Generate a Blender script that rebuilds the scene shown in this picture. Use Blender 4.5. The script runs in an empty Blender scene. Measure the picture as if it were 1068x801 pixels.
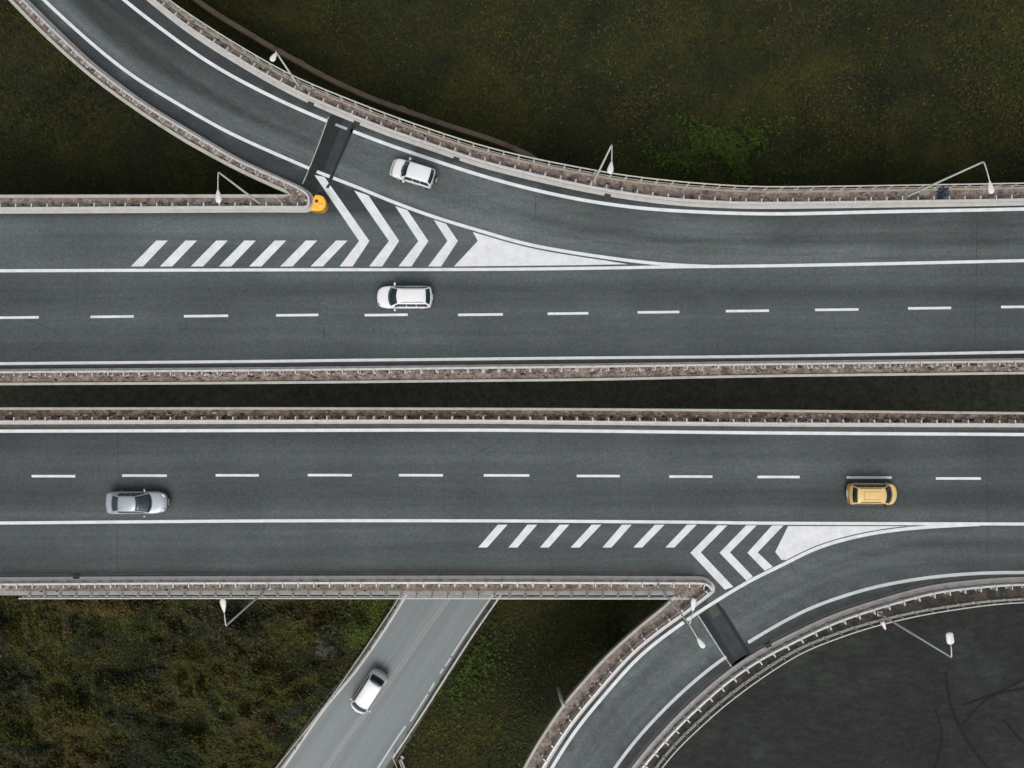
import bpy, bmesh, math, random
import numpy as np
from mathutils import Vector, Matrix
from mathutils.geometry import tessellate_polygon, delaunay_2d_cdt

S = bpy.context.scene
COL = S.collection
R = math.radians
random.seed(7); rng = np.random.default_rng(7)

# ------------------------------------------------------------------ camera, sky, sun, exposure
H = 62.0            # camera height above the decks
F = 806.0           # focal length in photo pixels (photo is 1068 x 801)
NX, NY = 518.0, 398.0   # nadir point in the photo
GZ = -11.0          # natural ground below the decks
cam = bpy.data.cameras.new('camera'); cam.sensor_width = 36; cam.sensor_fit = 'HORIZONTAL'
cam.lens = 36*F/1068; cam.shift_x = (534-NX)/1068; cam.shift_y = -(400.5-NY)/1068
cam.clip_end = 6000; cam.clip_start = 0.5
co = bpy.data.objects.new('camera', cam); co.location = (0, 0, H); COL.objects.link(co); S.camera = co

SUN_EL, SUN_AZ = 56.0, 186.0    # compass azimuth: sun stands towards the bottom of the photo
w = bpy.data.worlds.new('World'); S.world = w; w.use_nodes = True
nt = w.node_tree
sky = nt.nodes.new('ShaderNodeTexSky'); sky.sky_type = 'NISHITA'; sky.sun_disc = False
sky.sun_elevation = R(SUN_EL); sky.sun_rotation = R(SUN_AZ)
sky.dust_density = 6.0; sky.air_density = 1.0; sky.ozone_density = 0.6
bg = nt.nodes['Background']; bg.inputs['Strength'].default_value = 0.13
hs = nt.nodes.new('ShaderNodeHueSaturation'); hs.inputs['Saturation'].default_value = 0.30     # overcast: a nearly colourless sky
nt.links.new(sky.outputs[0], hs.inputs['Color']); nt.links.new(hs.outputs[0], bg.inputs[0])
sl = bpy.data.lights.new('sun', 'SUN'); sl.energy = 0.85; sl.angle = R(36); sl.color = (1.0, 0.975, 0.94)
so = bpy.data.objects.new('sun', sl); COL.objects.link(so)
az = R(SUN_AZ); el = R(SUN_EL)
sd = Vector((math.sin(az)*math.cos(el), math.cos(az)*math.cos(el), math.sin(el)))
so.rotation_euler = sd.to_track_quat('Z', 'Y').to_euler(); so.location = (0, -30, 40)
S.view_settings.view_transform = 'Standard'; S.view_settings.look = 'None'
S.view_settings.gamma = 1; S.view_settings.exposure = 0.0

# ------------------------------------------------------------------ helpers: curves
def P(x, y, z=0.0):
    k = (H - z)/F
    return ((x-NX)*k, -(y-NY)*k)
def PP(pts, z=0.0): return np.array([P(x, y, z) for x, y in pts])
def resample(p, step):
    p = np.asarray(p, float)
    d = np.r_[0, np.cumsum(np.hypot(*np.diff(p, axis=0).T))]
    n = max(2, int(round(d[-1]/step))+1); t = np.linspace(0, d[-1], n)
    return np.c_[np.interp(t, d, p[:, 0]), np.interp(t, d, p[:, 1])]
def catmull(p, step):
    p = np.asarray(p, float); q = np.vstack([2*p[0]-p[1], p, 2*p[-1]-p[-2]]); out = []
    for i in range(1, len(q)-2):
        t = np.linspace(0, 1, 14, endpoint=False)[:, None]
        a, b, c, d = q[i-1], q[i], q[i+1], q[i+2]
        out.append(.5*((2*b)+(c-a)*t+(2*a-5*b+4*c-d)*t**2+(3*b-a-3*c+d)*t**3))
    out.append(p[-1:]); return resample(np.vstack(out), step)
def curve(px, z=0.0, step=.5, smooth=10):
    p = catmull(PP(px, z), step)
    for _ in range(smooth):
        p[1:-1] = .25*p[:-2]+.5*p[1:-1]+.25*p[2:]
    return p
def tang(p):
    t = np.gradient(p, axis=0); return t/np.maximum(1e-9, np.hypot(t[:, 0], t[:, 1]))[:, None]
def off(p, d):          # d > 0: to the right of travel
    t = tang(p); return p + d*np.c_[t[:, 1], -t[:, 0]]
def inside(pts, poly):
    x, y = pts[:, 0], pts[:, 1]; r = np.zeros(len(pts), bool); n = len(poly); j = n-1
    for i in range(n):
        xi, yi = poly[i]; xj, yj = poly[j]
        if yi != yj:
            c = ((yi > y) != (yj > y)) & (x < (xj-xi)*(y-yi)/(yj-yi)+xi); r ^= c
        j = i
    return r
def dist(pts, line):    # distance and arc position of the nearest sample of line
    line = resample(line, .4); s = np.arange(len(line))*.4
    D = np.full(len(pts), 1e9); A = np.zeros(len(pts)); SG = np.zeros(len(pts)); t = tang(line)
    for i in range(0, len(pts), 2000):
        q = pts[i:i+2000]; dd = np.hypot(q[:, None, 0]-line[None, :, 0], q[:, None, 1]-line[None, :, 1])
        k = dd.argmin(1); D[i:i+2000] = dd[np.arange(len(q)), k]; A[i:i+2000] = s[k]
        v = q-line[k]; SG[i:i+2000] = v[:, 0]*t[k][:, 1]-v[:, 1]*t[k][:, 0]
    return D, A, SG

# ------------------------------------------------------------------ helpers: objects
def tag(o, label=None, cat=None, group=None, kind=None):
    if label: o['label'] = label
    if cat: o['category'] = cat
    if group: o['group'] = group
    if kind: o['kind'] = kind
    return o
def empty(name, loc=(0, 0, 0), rz=0):
    o = bpy.data.objects.new(name, None); o.location = loc; o.rotation_euler = (0, 0, rz)
    o.empty_display_size = .3; COL.objects.link(o); return o
def link(name, me, mat=None, parent=None, smooth=False):
    if mat and not me.materials: me.materials.append(mat)
    if smooth: me.polygons.foreach_set('use_smooth', [True]*len(me.polygons))
    o = bpy.data.objects.new(name, me); COL.objects.link(o)
    if parent: o.parent = parent
    return o
def mesh(name, verts, faces):
    me = bpy.data.meshes.new(name); me.from_pydata([tuple(v) for v in verts], [], faces); me.update(); return me
def fix(me):
    bm = bmesh.new(); bm.from_mesh(me); bmesh.ops.recalc_face_normals(bm, faces=bm.faces); bm.to_mesh(me); bm.free(); return me
def dup(o, parent=None):
    c = o.copy(); COL.objects.link(c); c.parent = parent
    for ch in list(o.children): dup(ch, c)
    return c

class MB:
    def __init__(s): s.v = []; s.f = []
    def add(s, v, f):
        n = len(s.v); s.v += [tuple(a) for a in v]; s.f += [tuple(i+n for i in q) for q in f]; return s
    def box(s, x0, x1, y0, y1, z0, z1, M=None):
        v = [(x, y, z) for z in (z0, z1) for y in (y0, y1) for x in (x0, x1)]
        if M is not None: v = [M @ Vector(a) for a in v]
        return s.add(v, [(0, 2, 3, 1), (4, 5, 7, 6), (0, 1, 5, 4), (2, 6, 7, 3), (0, 4, 6, 2), (1, 3, 7, 5)])
    def tube(s, pts, r, n=8):
        pts = [Vector(p) for p in pts]; rr = r if isinstance(r, (list, tuple)) else [r]*len(pts); V = []; Fc = []
        up = Vector((0.013, 0.021, 1))
        for i, p in enumerate(pts):
            t = (pts[min(i+1, len(pts)-1)]-pts[max(i-1, 0)]).normalized()
            u = Vector((0.9, 0.31, 0.2)) if abs(t.z) > .9 else up
            a = t.cross(u).normalized(); b = t.cross(a).normalized()
            for k in range(n):
                q = 2*math.pi*k/n; V.append(p+rr[i]*(math.cos(q)*a+math.sin(q)*b))
        for i in range(len(pts)-1):
            for k in range(n):
                Fc.append((i*n+k, i*n+(k+1) % n, (i+1)*n+(k+1) % n, (i+1)*n+k))
        Fc.append(tuple(range(n))[::-1]); Fc.append(tuple((len(pts)-1)*n+k for k in range(n)))
        return s.add(V, Fc)
    def sweep(s, path, prof, closed=True):   # prof: (offset to the right, z)
        t = tang(path); nr = np.c_[t[:, 1], -t[:, 0]]; m = len(prof); V = []; Fc = []
        for p, q in zip(path, nr):
            for o_, z in prof: V.append((p[0]+q[0]*o_, p[1]+q[1]*o_, z))
        for i in range(len(path)-1):
            for k in range(m if closed else m-1):
                Fc.append((i*m+k, i*m+(k+1) % m, (i+1)*m+(k+1) % m, (i+1)*m+k))
        if closed: Fc.append(tuple(range(m))[::-1]); Fc.append(tuple((len(path)-1)*m+k for k in range(m)))
        return s.add(V, Fc)
    def build(s, name, mat, parent=None, smooth=False, bevel=0):
        me = fix(mesh(name, s.v, s.f)); o = link(name, me, mat, parent, smooth)
        if bevel:
            b = o.modifiers.new('bevel', 'BEVEL'); b.width = bevel; b.segments = 2
        return o
def prism(poly, z0, z1):
    poly = [Vector((p[0], p[1], 0)) for p in poly]; n = len(poly)
    tr = tessellate_polygon([poly]); V = [(p.x, p.y, z1) for p in poly]+[(p.x, p.y, z0) for p in poly]
    Fc = [tuple(t) for t in tr]+[tuple(i+n for i in t[::-1]) for t in tr]
    Fc += [(i, (i+1) % n, (i+1) % n+n, i+n) for i in range(n)]
    return MB().add(V, Fc)
def flat(polys, z):
    m = MB()
    for poly in polys:
        poly = [Vector((p[0], p[1], 0)) for p in poly]
        a = sum(poly[i].x*poly[(i+1) % len(poly)].y-poly[(i+1) % len(poly)].x*poly[i].y for i in range(len(poly)))
        if a < 0: poly = poly[::-1]
        tr = tessellate_polygon([poly]); n = Vector((0, 0, 1)); fs = []
        for t in tr:
            A, B, C = (poly[i] for i in t)
            fs.append(tuple(t) if (B-A).cross(C-A).z > 0 else tuple(t)[::-1])
        m.add([(p.x, p.y, z) for p in poly], fs)
    return m
def sheet(name, polys, z, mat, parent=None):
    m = flat(polys, z); return link(name, mesh(name, m.v, m.f), mat, parent)
def ribbon_poly(path, w_): return np.vstack([off(path, -w_/2), off(path, w_/2)[::-1]])
def ribbon(name, paths, w_, z, mat, parent=None):
    V = []; Fc = []
    for path in paths:
        a = off(path, -w_/2); b = off(path, w_/2); n = len(V)
        for i in range(len(path)): V += [(a[i, 0], a[i, 1], z), (b[i, 0], b[i, 1], z)]
        Fc += [(n+2*i, n+2*i+1, n+2*i+3, n+2*i+2) for i in range(len(path)-1)]
    me = mesh(name, V, Fc)
    return link(name, me, mat, parent)

# ------------------------------------------------------------------ helpers: materials
def new_mat(name):
    m = bpy.data.materials.new(name); m.use_nodes = True; return m, m.node_tree, m.node_tree.nodes['Principled BSDF']
def N(nt, t, **k):
    n = nt.nodes.new(t)
    for a, b in k.items(): setattr(n, a, b)
    return n
def noise(nt, vec, scale, detail=4, rough=.6, dist_=0):
    n = N(nt, 'ShaderNodeTexNoise'); n.inputs['Scale'].default_value = scale; n.inputs['Detail'].default_value = detail
    n.inputs['Roughness'].default_value = rough; n.inputs['Distortion'].default_value = dist_
    if vec is not None: nt.links.new(vec, n.inputs['Vector'])
    return n.outputs[0]
def ramp(nt, val, stops, interp='LINEAR'):
    r = N(nt, 'ShaderNodeValToRGB'); r.color_ramp.interpolation = interp; e = r.color_ramp.elements
    while len(e) < len(stops): e.new(.5)
    for i, (p, c) in enumerate(stops):
        e[i].position = p; e[i].color = (*(c if isinstance(c, tuple) else (c, c, c)), 1)
    nt.links.new(val, r.inputs[0]); return r.outputs[0]
def mix(nt, fac, a, b, mode='MIX'):
    m = N(nt, 'ShaderNodeMix', data_type='RGBA', blend_type=mode)
    for sock, v in ((m.inputs[0], fac), (m.inputs[6], a), (m.inputs[7], b)):
        if hasattr(v, 'links') or hasattr(v, 'is_linked'): nt.links.new(v, sock)
        elif isinstance(v, tuple): sock.default_value = (*v, 1)
        else: sock.default_value = v if sock == m.inputs[0] else (v, v, v, 1)
    return m.outputs[2]
def mapping(nt, vec, scale, rot=(0, 0, 0)):
    m = N(nt, 'ShaderNodeMapping'); m.inputs['Scale'].default_value = scale; m.inputs['Rotation'].default_value = rot
    nt.links.new(vec, m.inputs['Vector']); return m.outputs[0]
def pos(nt): return N(nt, 'ShaderNodeNewGeometry').outputs['Position']
def bump(nt, b, h, s, d=.02):
    n = N(nt, 'ShaderNodeBump'); n.inputs['Strength'].default_value = s; n.inputs['Distance'].default_value = d
    nt.links.new(h, n.inputs['Height']); nt.links.new(n.outputs[0], b.inputs['Normal'])
def simple(name, c, rough=.6, metal=0, var=.0, scale=4, coat=0):
    m, nt, b = new_mat(name); b.inputs['Roughness'].default_value = rough; b.inputs['Metallic'].default_value = metal
    if coat: b.inputs['Coat Weight'].default_value = coat; b.inputs['Coat Roughness'].default_value = .08
    if var:
        n = noise(nt, pos(nt), scale, 5, .7)
        lo = tuple(x*(1-var) for x in c); hi = tuple(min(1, x*(1+var)) for x in c)
        nt.links.new(ramp(nt, n, [(.3, lo), (.7, hi)]), b.inputs['Base Color'])
    else: b.inputs['Base Color'].default_value = (*c, 1)
    return m

def asphalt_mat(name, straight, rampc, gain=1.0):
    m, nt, b = new_mat(name); p = pos(nt)
    at = N(nt, 'ShaderNodeAttribute', attribute_name='road'); sx = N(nt, 'ShaderNodeSeparateXYZ')
    nt.links.new(at.outputs['Vector'], sx.inputs[0])          # x along, y across, z = how much of a curved slip road
    cb = N(nt, 'ShaderNodeCombineXYZ'); nt.links.new(sx.outputs[0], cb.inputs[0]); nt.links.new(sx.outputs[1], cb.inputs[1])
    st_r = noise(nt, mapping(nt, cb.outputs[0], (.07, 1.1, 1)), 1, 5, .6, .3)
    st_s = noise(nt, mapping(nt, p, (.02, .55, 1)), 1, 5, .6)
    st_f = noise(nt, mapping(nt, p, (.15, 6.0, 1)), 1, 3, .6)
    fine = noise(nt, p, 9, 6, .8); big = noise(nt, p, .12, 3, .5); mid = noise(nt, p, 1.3, 4, .65)
    cs = ramp(nt, st_s, [(.32, tuple(x*.80 for x in straight)), (.68, tuple(x*1.2 for x in straight))])
    cr = ramp(nt, st_r, [(.32, tuple(x*.80 for x in rampc)), (.5, rampc), (.68, tuple(x*1.2 for x in rampc))])
    c = mix(nt, sx.outputs[2], cs, cr)
    # worn wheel tracks and oil band, with lens vignette painted in at the ends
    wa = N(nt, 'ShaderNodeAttribute', attribute_name='wear_vignette')
    c = mix(nt, 1.0, c, ramp(nt, wa.outputs['Fac'], [(0, .42), (.5, 1.0), (1, 1.42)]), 'MULTIPLY')
    c = mix(nt, 1.0, c, ramp(nt, big, [(.3, .84), (.7, 1.16)]), 'MULTIPLY')
    c = mix(nt, 1.0, c, ramp(nt, mid, [(.3, .93), (.7, 1.07)]), 'MULTIPLY')
    c = mix(nt, 1.0, c, ramp(nt, st_f, [(.3, .95), (.7, 1.05)]), 'MULTIPLY')
    c = mix(nt, 1.0, c, ramp(nt, fine, [(.3, .55), (.5, 1.0), (.7, 1.5)]), 'MULTIPLY')
    g2 = noise(nt, p, 3.4, 3, .75); c = mix(nt, 1.0, c, ramp(nt, g2, [(.3, .84), (.5, 1.0), (.7, 1.18)]), 'MULTIPLY')
    hu = noise(nt, p, .9, 4, .7); c = mix(nt, 1.0, c, ramp(nt, hu, [(.35, (1.05, .985, 1.03)), (.62, (.95, 1.025, .98))]), 'MULTIPLY')
    # dark repair cracks
    vo = N(nt, 'ShaderNodeTexVoronoi', feature='DISTANCE_TO_EDGE'); vo.inputs['Scale'].default_value = .09
    wob = mix(nt, .06, p, N(nt, 'ShaderNodeTexNoise').outputs['Color'], 'ADD'); nt.links.new(wob, vo.inputs['Vector'])
    cm = ramp(nt, vo.outputs['Distance'], [(.0, 1.0), (.0035, .0)])
    gate = ramp(nt, noise(nt, p, .06, 2), [(.56, 0.), (.62, .45)])
    gm = mix(nt, 1.0, cm, gate, 'MULTIPLY')
    c = mix(nt, gm, c, (.018, .019, .02))
    nt.links.new(c, b.inputs['Base Color']); b.inputs['Roughness'].default_value = .88
    b.inputs['Specular IOR Level'].default_value = .25
    bump(nt, b, fine, .35, .01)
    return m
A_UP = asphalt_mat('asphalt_upper', (.076, .089, .094), (.086, .099, .100))
A_LO = asphalt_mat('asphalt_lower', (.072, .083, .086), (.086, .099, .101))

def lower_asphalt():
    m, nt, b = new_mat('asphalt_pale'); p = pos(nt)
    ang = math.atan2(*(lambda a, b_: (b_[1]-a[1], b_[0]-a[0]))(P(350, 800, GZ), P(470, 622, GZ)))
    q = mapping(nt, p, (1, 1, 1), (0, 0, -ang)); st = noise(nt, mapping(nt, q, (.03, .8, 1)), 1, 5, .6, .2)
    fine = noise(nt, p, 9, 6, .8)
    c = ramp(nt, st, [(.3, (.165, .190, .195)), (.5, (.20, .225, .23)), (.7, (.235, .26, .26))])
    c = mix(nt, 1.0, c, ramp(nt, fine, [(.25, .8), (.75, 1.2)]), 'MULTIPLY')
    nt.links.new(c, b.inputs['Base Color']); b.inputs['Roughness'].default_value = .9; bump(nt, b, fine, .3, .01); return m
A_PALE = lower_asphalt()

def yard_mat():
    m, nt, b = new_mat('asphalt_yard'); p = pos(nt)
    big = noise(nt, p, .13, 4, .6); mid = noise(nt, mapping(nt, p, (1, 2.2, 1), (0, 0, .35)), .8, 8, .78); fine = noise(nt, p, 7, 6, .8)
    c = ramp(nt, big, [(.3, (.021, .0225, .0215)), (.52, (.026, .029, .027)), (.72, (.040, .048, .041))])
    c = mix(nt, 1.0, c, ramp(nt, mid, [(.28, .62), (.5, 1.0), (.72, 1.5)]), 'MULTIPLY')
    c = mix(nt, 1.0, c, ramp(nt, fine, [(.3, .55), (.5, 1.0), (.7, 1.6)]), 'MULTIPLY')
    sp = ramp(nt, noise(nt, p, 2.6, 2, .6), [(.74, 0.), (.78, .6)]); c = mix(nt, sp, c, (.11, .11, .095))
    nt.links.new(c, b.inputs['Base Color']); b.inputs['Roughness'].default_value = .93; b.inputs['Specular IOR Level'].default_value = .15
    bump(nt, b, fine, .4, .02); return m
YARD = yard_mat()

def paint_mat(name, c, worn):
    m, nt, b = new_mat(name); p = pos(nt)
    f = noise(nt, p, 7, 6, .8); g = noise(nt, p, 1.1, 5, .7)
    col = ramp(nt, f, [(.25, tuple(x*.86 for x in c)), (.7, c)])
    col = mix(nt, 1.0, col, ramp(nt, g, [(.3, .80), (.62, 1.0)]), 'MULTIPLY')
    sp = ramp(nt, noise(nt, p, 22, 4, .75), [(.62, 0.), (.75, worn)])
    col = mix(nt, sp, col, (.2, .21, .21))
    nt.links.new(col, b.inputs['Base Color']); b.inputs['Roughness'].default_value = .7; return m
WHITE = paint_mat('road_paint', (.75, .77, .79), .5)
DULL = paint_mat('road_paint_dull', (.56, .60, .61), .7)
FADED = paint_mat('road_paint_faded', (.40, .42, .44), .9)

def concrete(name, c, dirt=(.2, .17, .14), amt=.6, sc=1.2):
    m, nt, b = new_mat(name); p = pos(nt)
    f = noise(nt, p, 12, 6, .75); g = noise(nt, p, sc, 6, .7)
    col = ramp(nt, f, [(.25, tuple(x*.8 for x in c)), (.75, tuple(min(1, x*1.12) for x in c))])
    col = mix(nt, ramp(nt, g, [(.48, 0.), (.72, amt)]), col, dirt)
    nt.links.new(col, b.inputs['Base Color']); b.inputs['Roughness'].default_value = .9; bump(nt, b, f, .4, .01); return m
KERB = concrete('kerb_concrete', (.50, .485, .46), (.26, .23, .20), .5)
BEAM = concrete('beam_concrete', (.44, .43, .39), (.2, .17, .13), .5)
BEAM_TAN = concrete('beam_tan', (.36, .31, .255), (.16, .12, .09), .7)
BEAM_DARK = concrete('beam_dark', (.13, .13, .11), (.05, .05, .04), .7)
BEAM_GREY = concrete('beam_grey', (.31, .31, .30), (.16, .15, .13), .6)
SLAB = concrete('slab_concrete', (.24, .235, .22), (.09, .085, .08), .5)
OCHRE = concrete('wall_ochre', (.19, .145, .10), (.05, .045, .03), .9, .5)
DARKDIRT = concrete('gutter_dirt', (.085, .08, .068), (.03, .028, .02), .8)

def dirt_mat(name, a, b_, c_, d_, k=1.0):
    m, nt, b = new_mat(name); p = pos(nt)
    g = noise(nt, p, 1.5, 7, .75, .5); f = noise(nt, p, 7, 6, .8)
    col = ramp(nt, g, [(.34, a), (.46, b_), (.56, c_), (.68, d_)])
    col = mix(nt, ramp(nt, noise(nt, p, .5, 3), [(.5, 0.), (.62, .45*k)]), col, (.26, .19, .165))
    col = mix(nt, ramp(nt, noise(nt, p, 3.1, 5, .8), [(.57, 0.), (.66, .9)]), col, (.035, .028, .022))
    col = mix(nt, ramp(nt, noise(nt, p, 4.3, 3, .7), [(.66, 0.), (.71, .8*k)]), col, (.50, .48, .45))
    col = mix(nt, 1.0, col, ramp(nt, f, [(.3, .45), (.5, 1.0), (.72, 1.7)]), 'MULTIPLY')
    nt.links.new(col, b.inputs['Base Color']); b.inputs['Roughness'].default_value = .95; bump(nt, b, f, .8, .03); return m
WALK = dirt_mat('walkway_dirt', (.06, .045, .035), (.15, .12, .10), (.25, .215, .185), (.33, .31, .28))
WALK_PALE = dirt_mat('walkway_pale', (.09, .07, .055), (.18, .15, .125), (.26, .225, .195), (.33, .30, .265))
WALK_RUST = dirt_mat('walkway_rust', (.035, .027, .02), (.10, .07, .055), (.19, .14, .11), (.27, .24, .2))
WALK_MOSS = dirt_mat('walkway_moss', (.014, .014, .010), (.030, .029, .022), (.055, .050, .036), (.10, .09, .07), .4)
STEEL = simple('galvanised_steel', (.52, .52, .51), .5, .25, .16, 3)
STEELP = simple('galvanised_posts', (.50, .49, .47), .6, .2, .2, 3)
RAILP = simple('painted_rail', (.48, .475, .44), .6, .1, .15, 3)
RAILD = simple('weathered_rail', (.36, .35, .31), .7, .1, .25, 3)
LAMPM = simple('lamp_pole_steel', (.48, .50, .47), .5, 0, .1, 2)
LAMPH = simple('lamp_head', (.66, .67, .66), .4, .0, .05, 6)
LENS = simple('lamp_lens', (.55, .57, .55), .2)
RUBBER = simple('rubber', (.02, .02, .02), .85)
BLACKP = simple('black_plastic', (.02, .021, .022), .6)
JOINT = simple('steel_joint', (.42, .44, .42), .6, .2, .4, 3)
PATCH_A = simple('patch_dark', (.011, .015, .015), .85, 0, .35, 2)
PATCH_B = simple('patch_violet', (.030, .033, .042), .85, 0, .35, 1.2)

# ------------------------------------------------------------------ measured curves (photo pixels -> real plan)
X0, X1 = -200, 1268
L1 = curve([(-38, -90), (6, -40), (45.9, 0), (73, 25.3), (100, 49.2), (132.2, 75), (158, 91.9), (200, 116.9), (233.7, 135.9), (264, 150.2), (300, 165.9), (322.5, 175.7), (346.8, 185.6), (374.9, 195.9), (400, 206.8), (449.6, 225.3), (500, 240.5), (548.7, 254.6), (600, 263.8), (646.8, 270.6), (684, 274.9), (712, 276.9), (740, 277.8)])
L2 = curve([(28, -90), (80, -42), (129.5, 0), (156.2, 21.1), (200, 53.4), (234, 75), (267.4, 92.8), (300, 108.7), (341.2, 126.5), (365.5, 135.9), (400, 149.2), (449.6, 166.2), (500, 182.6), (549.6, 196.2), (600, 207.3), (646.8, 214.6), (700, 219.6), (800, 223.1), (925, 220.8), (1068, 218), (X1, 213)])
K2 = curve([(46, -90), (100, -43), (152.5, 0), (200, 37.5), (260, 75), (300, 97.3), (340.3, 116.2), (365.5, 126.5), (400, 140.4), (449.6, 157.3), (500, 174.4), (549.6, 187), (600, 198.4), (646.8, 207), (700, 214), (750, 217), (800, 218), (925, 216.5), (1068, 214.3), (X1, 209.5)])
E2 = curve([(64, -88), (120, -42), (174, -.5), (200, 18.5), (246.8, 48.3), (300, 79), (340, 97), (400, 120.7), (449.6, 138.3), (500, 154.4), (549.6, 167), (600, 177), (646.8, 185.3), (700, 191.6), (750, 195.6), (800, 197.5), (925, 196), (1068, 193.5), (X1, 189)])
E2 = off(E2, .10)
MB_ = curve([(X0, 283), (0, 282.4), (270, 281.5), (500, 281), (600, 280), (700, 278.4), (800, 277.3), (925, 275), (1068, 271.8), (X1, 267)])
M2 = curve([(X0, 381), (0, 379.3), (270, 376.9), (350, 375.9), (485, 374.6), (620, 373.2), (800, 371.6), (1068, 367.2), (X1, 363)])
K3 = curve([(X0, 386.5), (0, 384.8), (270, 382.8), (485, 380.4), (620, 378.9), (800, 376.4), (1068, 373.3), (X1, 370)])
E3 = curve([(X0, 403), (0, 401.8), (270, 400.5), (485, 398.4), (620, 397), (800, 393.4), (1068, 390.3), (X1, 387)])
k1 = curve([(-60, -90), (-12, -40), (30, 0), (60, 34.6-5), (100, 67.5), (110.3, 75.2), (150.5, 105.5), (200, 136), (223.4, 149.8), (252.4, 166.6), (300, 187.9), (314, 194.4)], smooth=6)
nose1 = catmull(PP([(314, 194.4), (322.5, 199.8), (327, 205.5), (328.3, 211.5), (327, 217.3), (322, 221.3), (314, 221.8)]), .15)
kb = curve([(314, 221.8), (270, 221.6), (100, 222.5), (0, 222.9), (X0, 223.5)])
K1 = np.vstack([k1, nose1[1:], kb[1:]])
e1 = curve([(-78, -85), (-32, -42), (9.5, .5), (50, 41.5), (99, 84.5), (149.6, 121), (192.7, 148.6), (200, 152.8), (249.6, 179.4), (302, 203.3)], smooth=6)
e0 = curve([(302, 203.3), (200, 203.3), (0, 203.6), (X0, 204)])
E1 = np.vstack([e1, e0[1:]])
# lower carriageway
M4 = curve([(X0, 450.4), (0, 449.7), (270, 449), (485, 448.6), (620, 449.6), (800, 451.5), (1068, 453.2), (X1, 454.5)])
K4 = curve([(X0, 443), (0, 442.6), (270, 442), (485, 441.8), (620, 443), (800, 444.7), (1068, 445.6), (X1, 446)])
E4 = curve([(X0, 425), (0, 424.8), (270, 424.6), (485, 425), (620, 425.6), (800, 427), (1068, 429.6), (X1, 431)])
M5 = curve([(X0, 547), (0, 545.5), (270, 543.3), (500, 543.2), (720, 544.6), (800, 545.6), (1068, 546.5), (X1, 547)])
L3 = curve([(543.5, 868), (559, 833), (575.9, 800), (601.2, 760.6), (628, 727.9), (664.6, 686.5), (692.8, 663.5), (726.5, 639.8), (766.8, 614.6), (791, 600.9), (820, 587.6), (850.2, 571.8), (900.4, 557.9), (950.6, 550.9), (1000.8, 547.8), (1022, 546.8)])
L4 = curve([(596, 880), (617, 840), (641.7, 800), (670.3, 763.5), (706.8, 726), (743.4, 694.6), (770, 676.5), (800, 657.9), (820, 646.7), (849.6, 632.1), (900, 615.3), (935, 607.5), (972, 601.8), (1017.6, 598), (1068, 597), (X1, 596)])
K6 = curve([(612, 880), (634, 838), (658, 800), (695.5, 756), (726.4, 726), (757, 700), (790, 678), (819, 663.3), (849.6, 648), (879.6, 636), (900, 629.3), (938, 618), (971, 609.6), (1017, 604.3), (1068, 601.3), (X1, 600)])
R6 = curve([(650, 876), (668, 836), (690.9, 800), (712.4, 775.6), (730, 759.5), (751.7, 739.5), (792, 709), (835, 681.5), (850, 675), (870, 667.5), (900, 656.9), (950.6, 644), (1000.8, 635.4), (1068, 628.4), (X1, 622)], z=1.1)
E6 = off(R6, .06)
k5a = curve([(X0, 602.5), (0, 601.7), (200, 600.6), (500, 600), (726, 600.6)])
l3r = L3[::-1]; k5c = off(l3r, .44)
jn = P(727.4, 630.5); ji = np.hypot(k5c[:, 0]-jn[0], k5c[:, 1]-jn[1]).argmin(); k5c = k5c[ji+2:]
nose5 = catmull(np.vstack([PP([(726, 600.6), (734, 601.5), (740.5, 605), (744.8, 610), (745.2, 615.2), (741.5, 620.3)]), k5c[:1]]), .15)
K5 = np.vstack([k5a, nose5[1:], k5c[1:]])
e5r = curve([(703, 620.6), (697.5, 627), (669.3, 649.3), (645, 670.8), (628, 687), (600, 718), (586.5, 734.5), (567, 763), (552, 787.5), (545.6, 800), (528, 835), (512, 868)], smooth=4)
e5a = curve([(X0, 620.6), (0, 620.6), (300, 620.2), (703, 620.6)])
E5 = np.vstack([e5a, e5r[1:]])

# ------------------------------------------------------------------ ground
def ground_mat():
    m, nt, b = new_mat('ground_grass'); p = pos(nt)
    g = noise(nt, p, .16, 6, .65, .6); f = noise(nt, p, 3.2, 7, .8); r = noise(nt, p, .35, 5, .7)
    c = ramp(nt, g, [(.30, (.021, .025, .015)), (.5, (.034, .036, .015)), (.68, (.054, .054, .017))])
    c = mix(nt, ramp(nt, r, [(.58, 0.), (.72, .5)]), c, (.05, .036, .014))
    c = mix(nt, 1.0, c, ramp(nt, f, [(.25, .4), (.5, 1.0), (.75, 1.9)]), 'MULTIPLY')
    nt.links.new(c, b.inputs['Base Color']); b.inputs['Roughness'].default_value = 1
    b.inputs['Specular IOR Level'].default_value = .05; bump(nt, b, f, 1.0, .25); return m
GROUND = ground_mat()
gs = 3000
link('ground', mesh('ground', [(-gs, -gs, GZ), (gs, -gs, GZ), (gs, gs, GZ), (-gs, gs, GZ)], [(0, 1, 2, 3)]), GROUND)['kind'] = 'structure'
GAP_LIFT = dirt_mat('gap_lift_pale', (.055, .062, .042), (.085, .092, .062), (.12, .125, .085), (.14, .14, .10), .25)  # pale tone that lifts the shade in the gap
yard_px = [(560, 330), (1800, 330), (1800, 1500), (380, 1500), (540, 900), (608, 805), (642, 772), (700, 715), (742, 640), (700, 560), (600, 470)]
yard_poly = PP(yard_px, GZ)
yo = sheet('yard_pavement', [yard_poly], GZ+.02, YARD); yo['kind'] = 'structure'
tr_m = simple('tyre_mark_rubber', (.0205, .0215, .021), 1, 0, .3, 3); tr_m.node_tree.nodes['Principled BSDF'].inputs['Specular IOR Level'].default_value = .05
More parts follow.
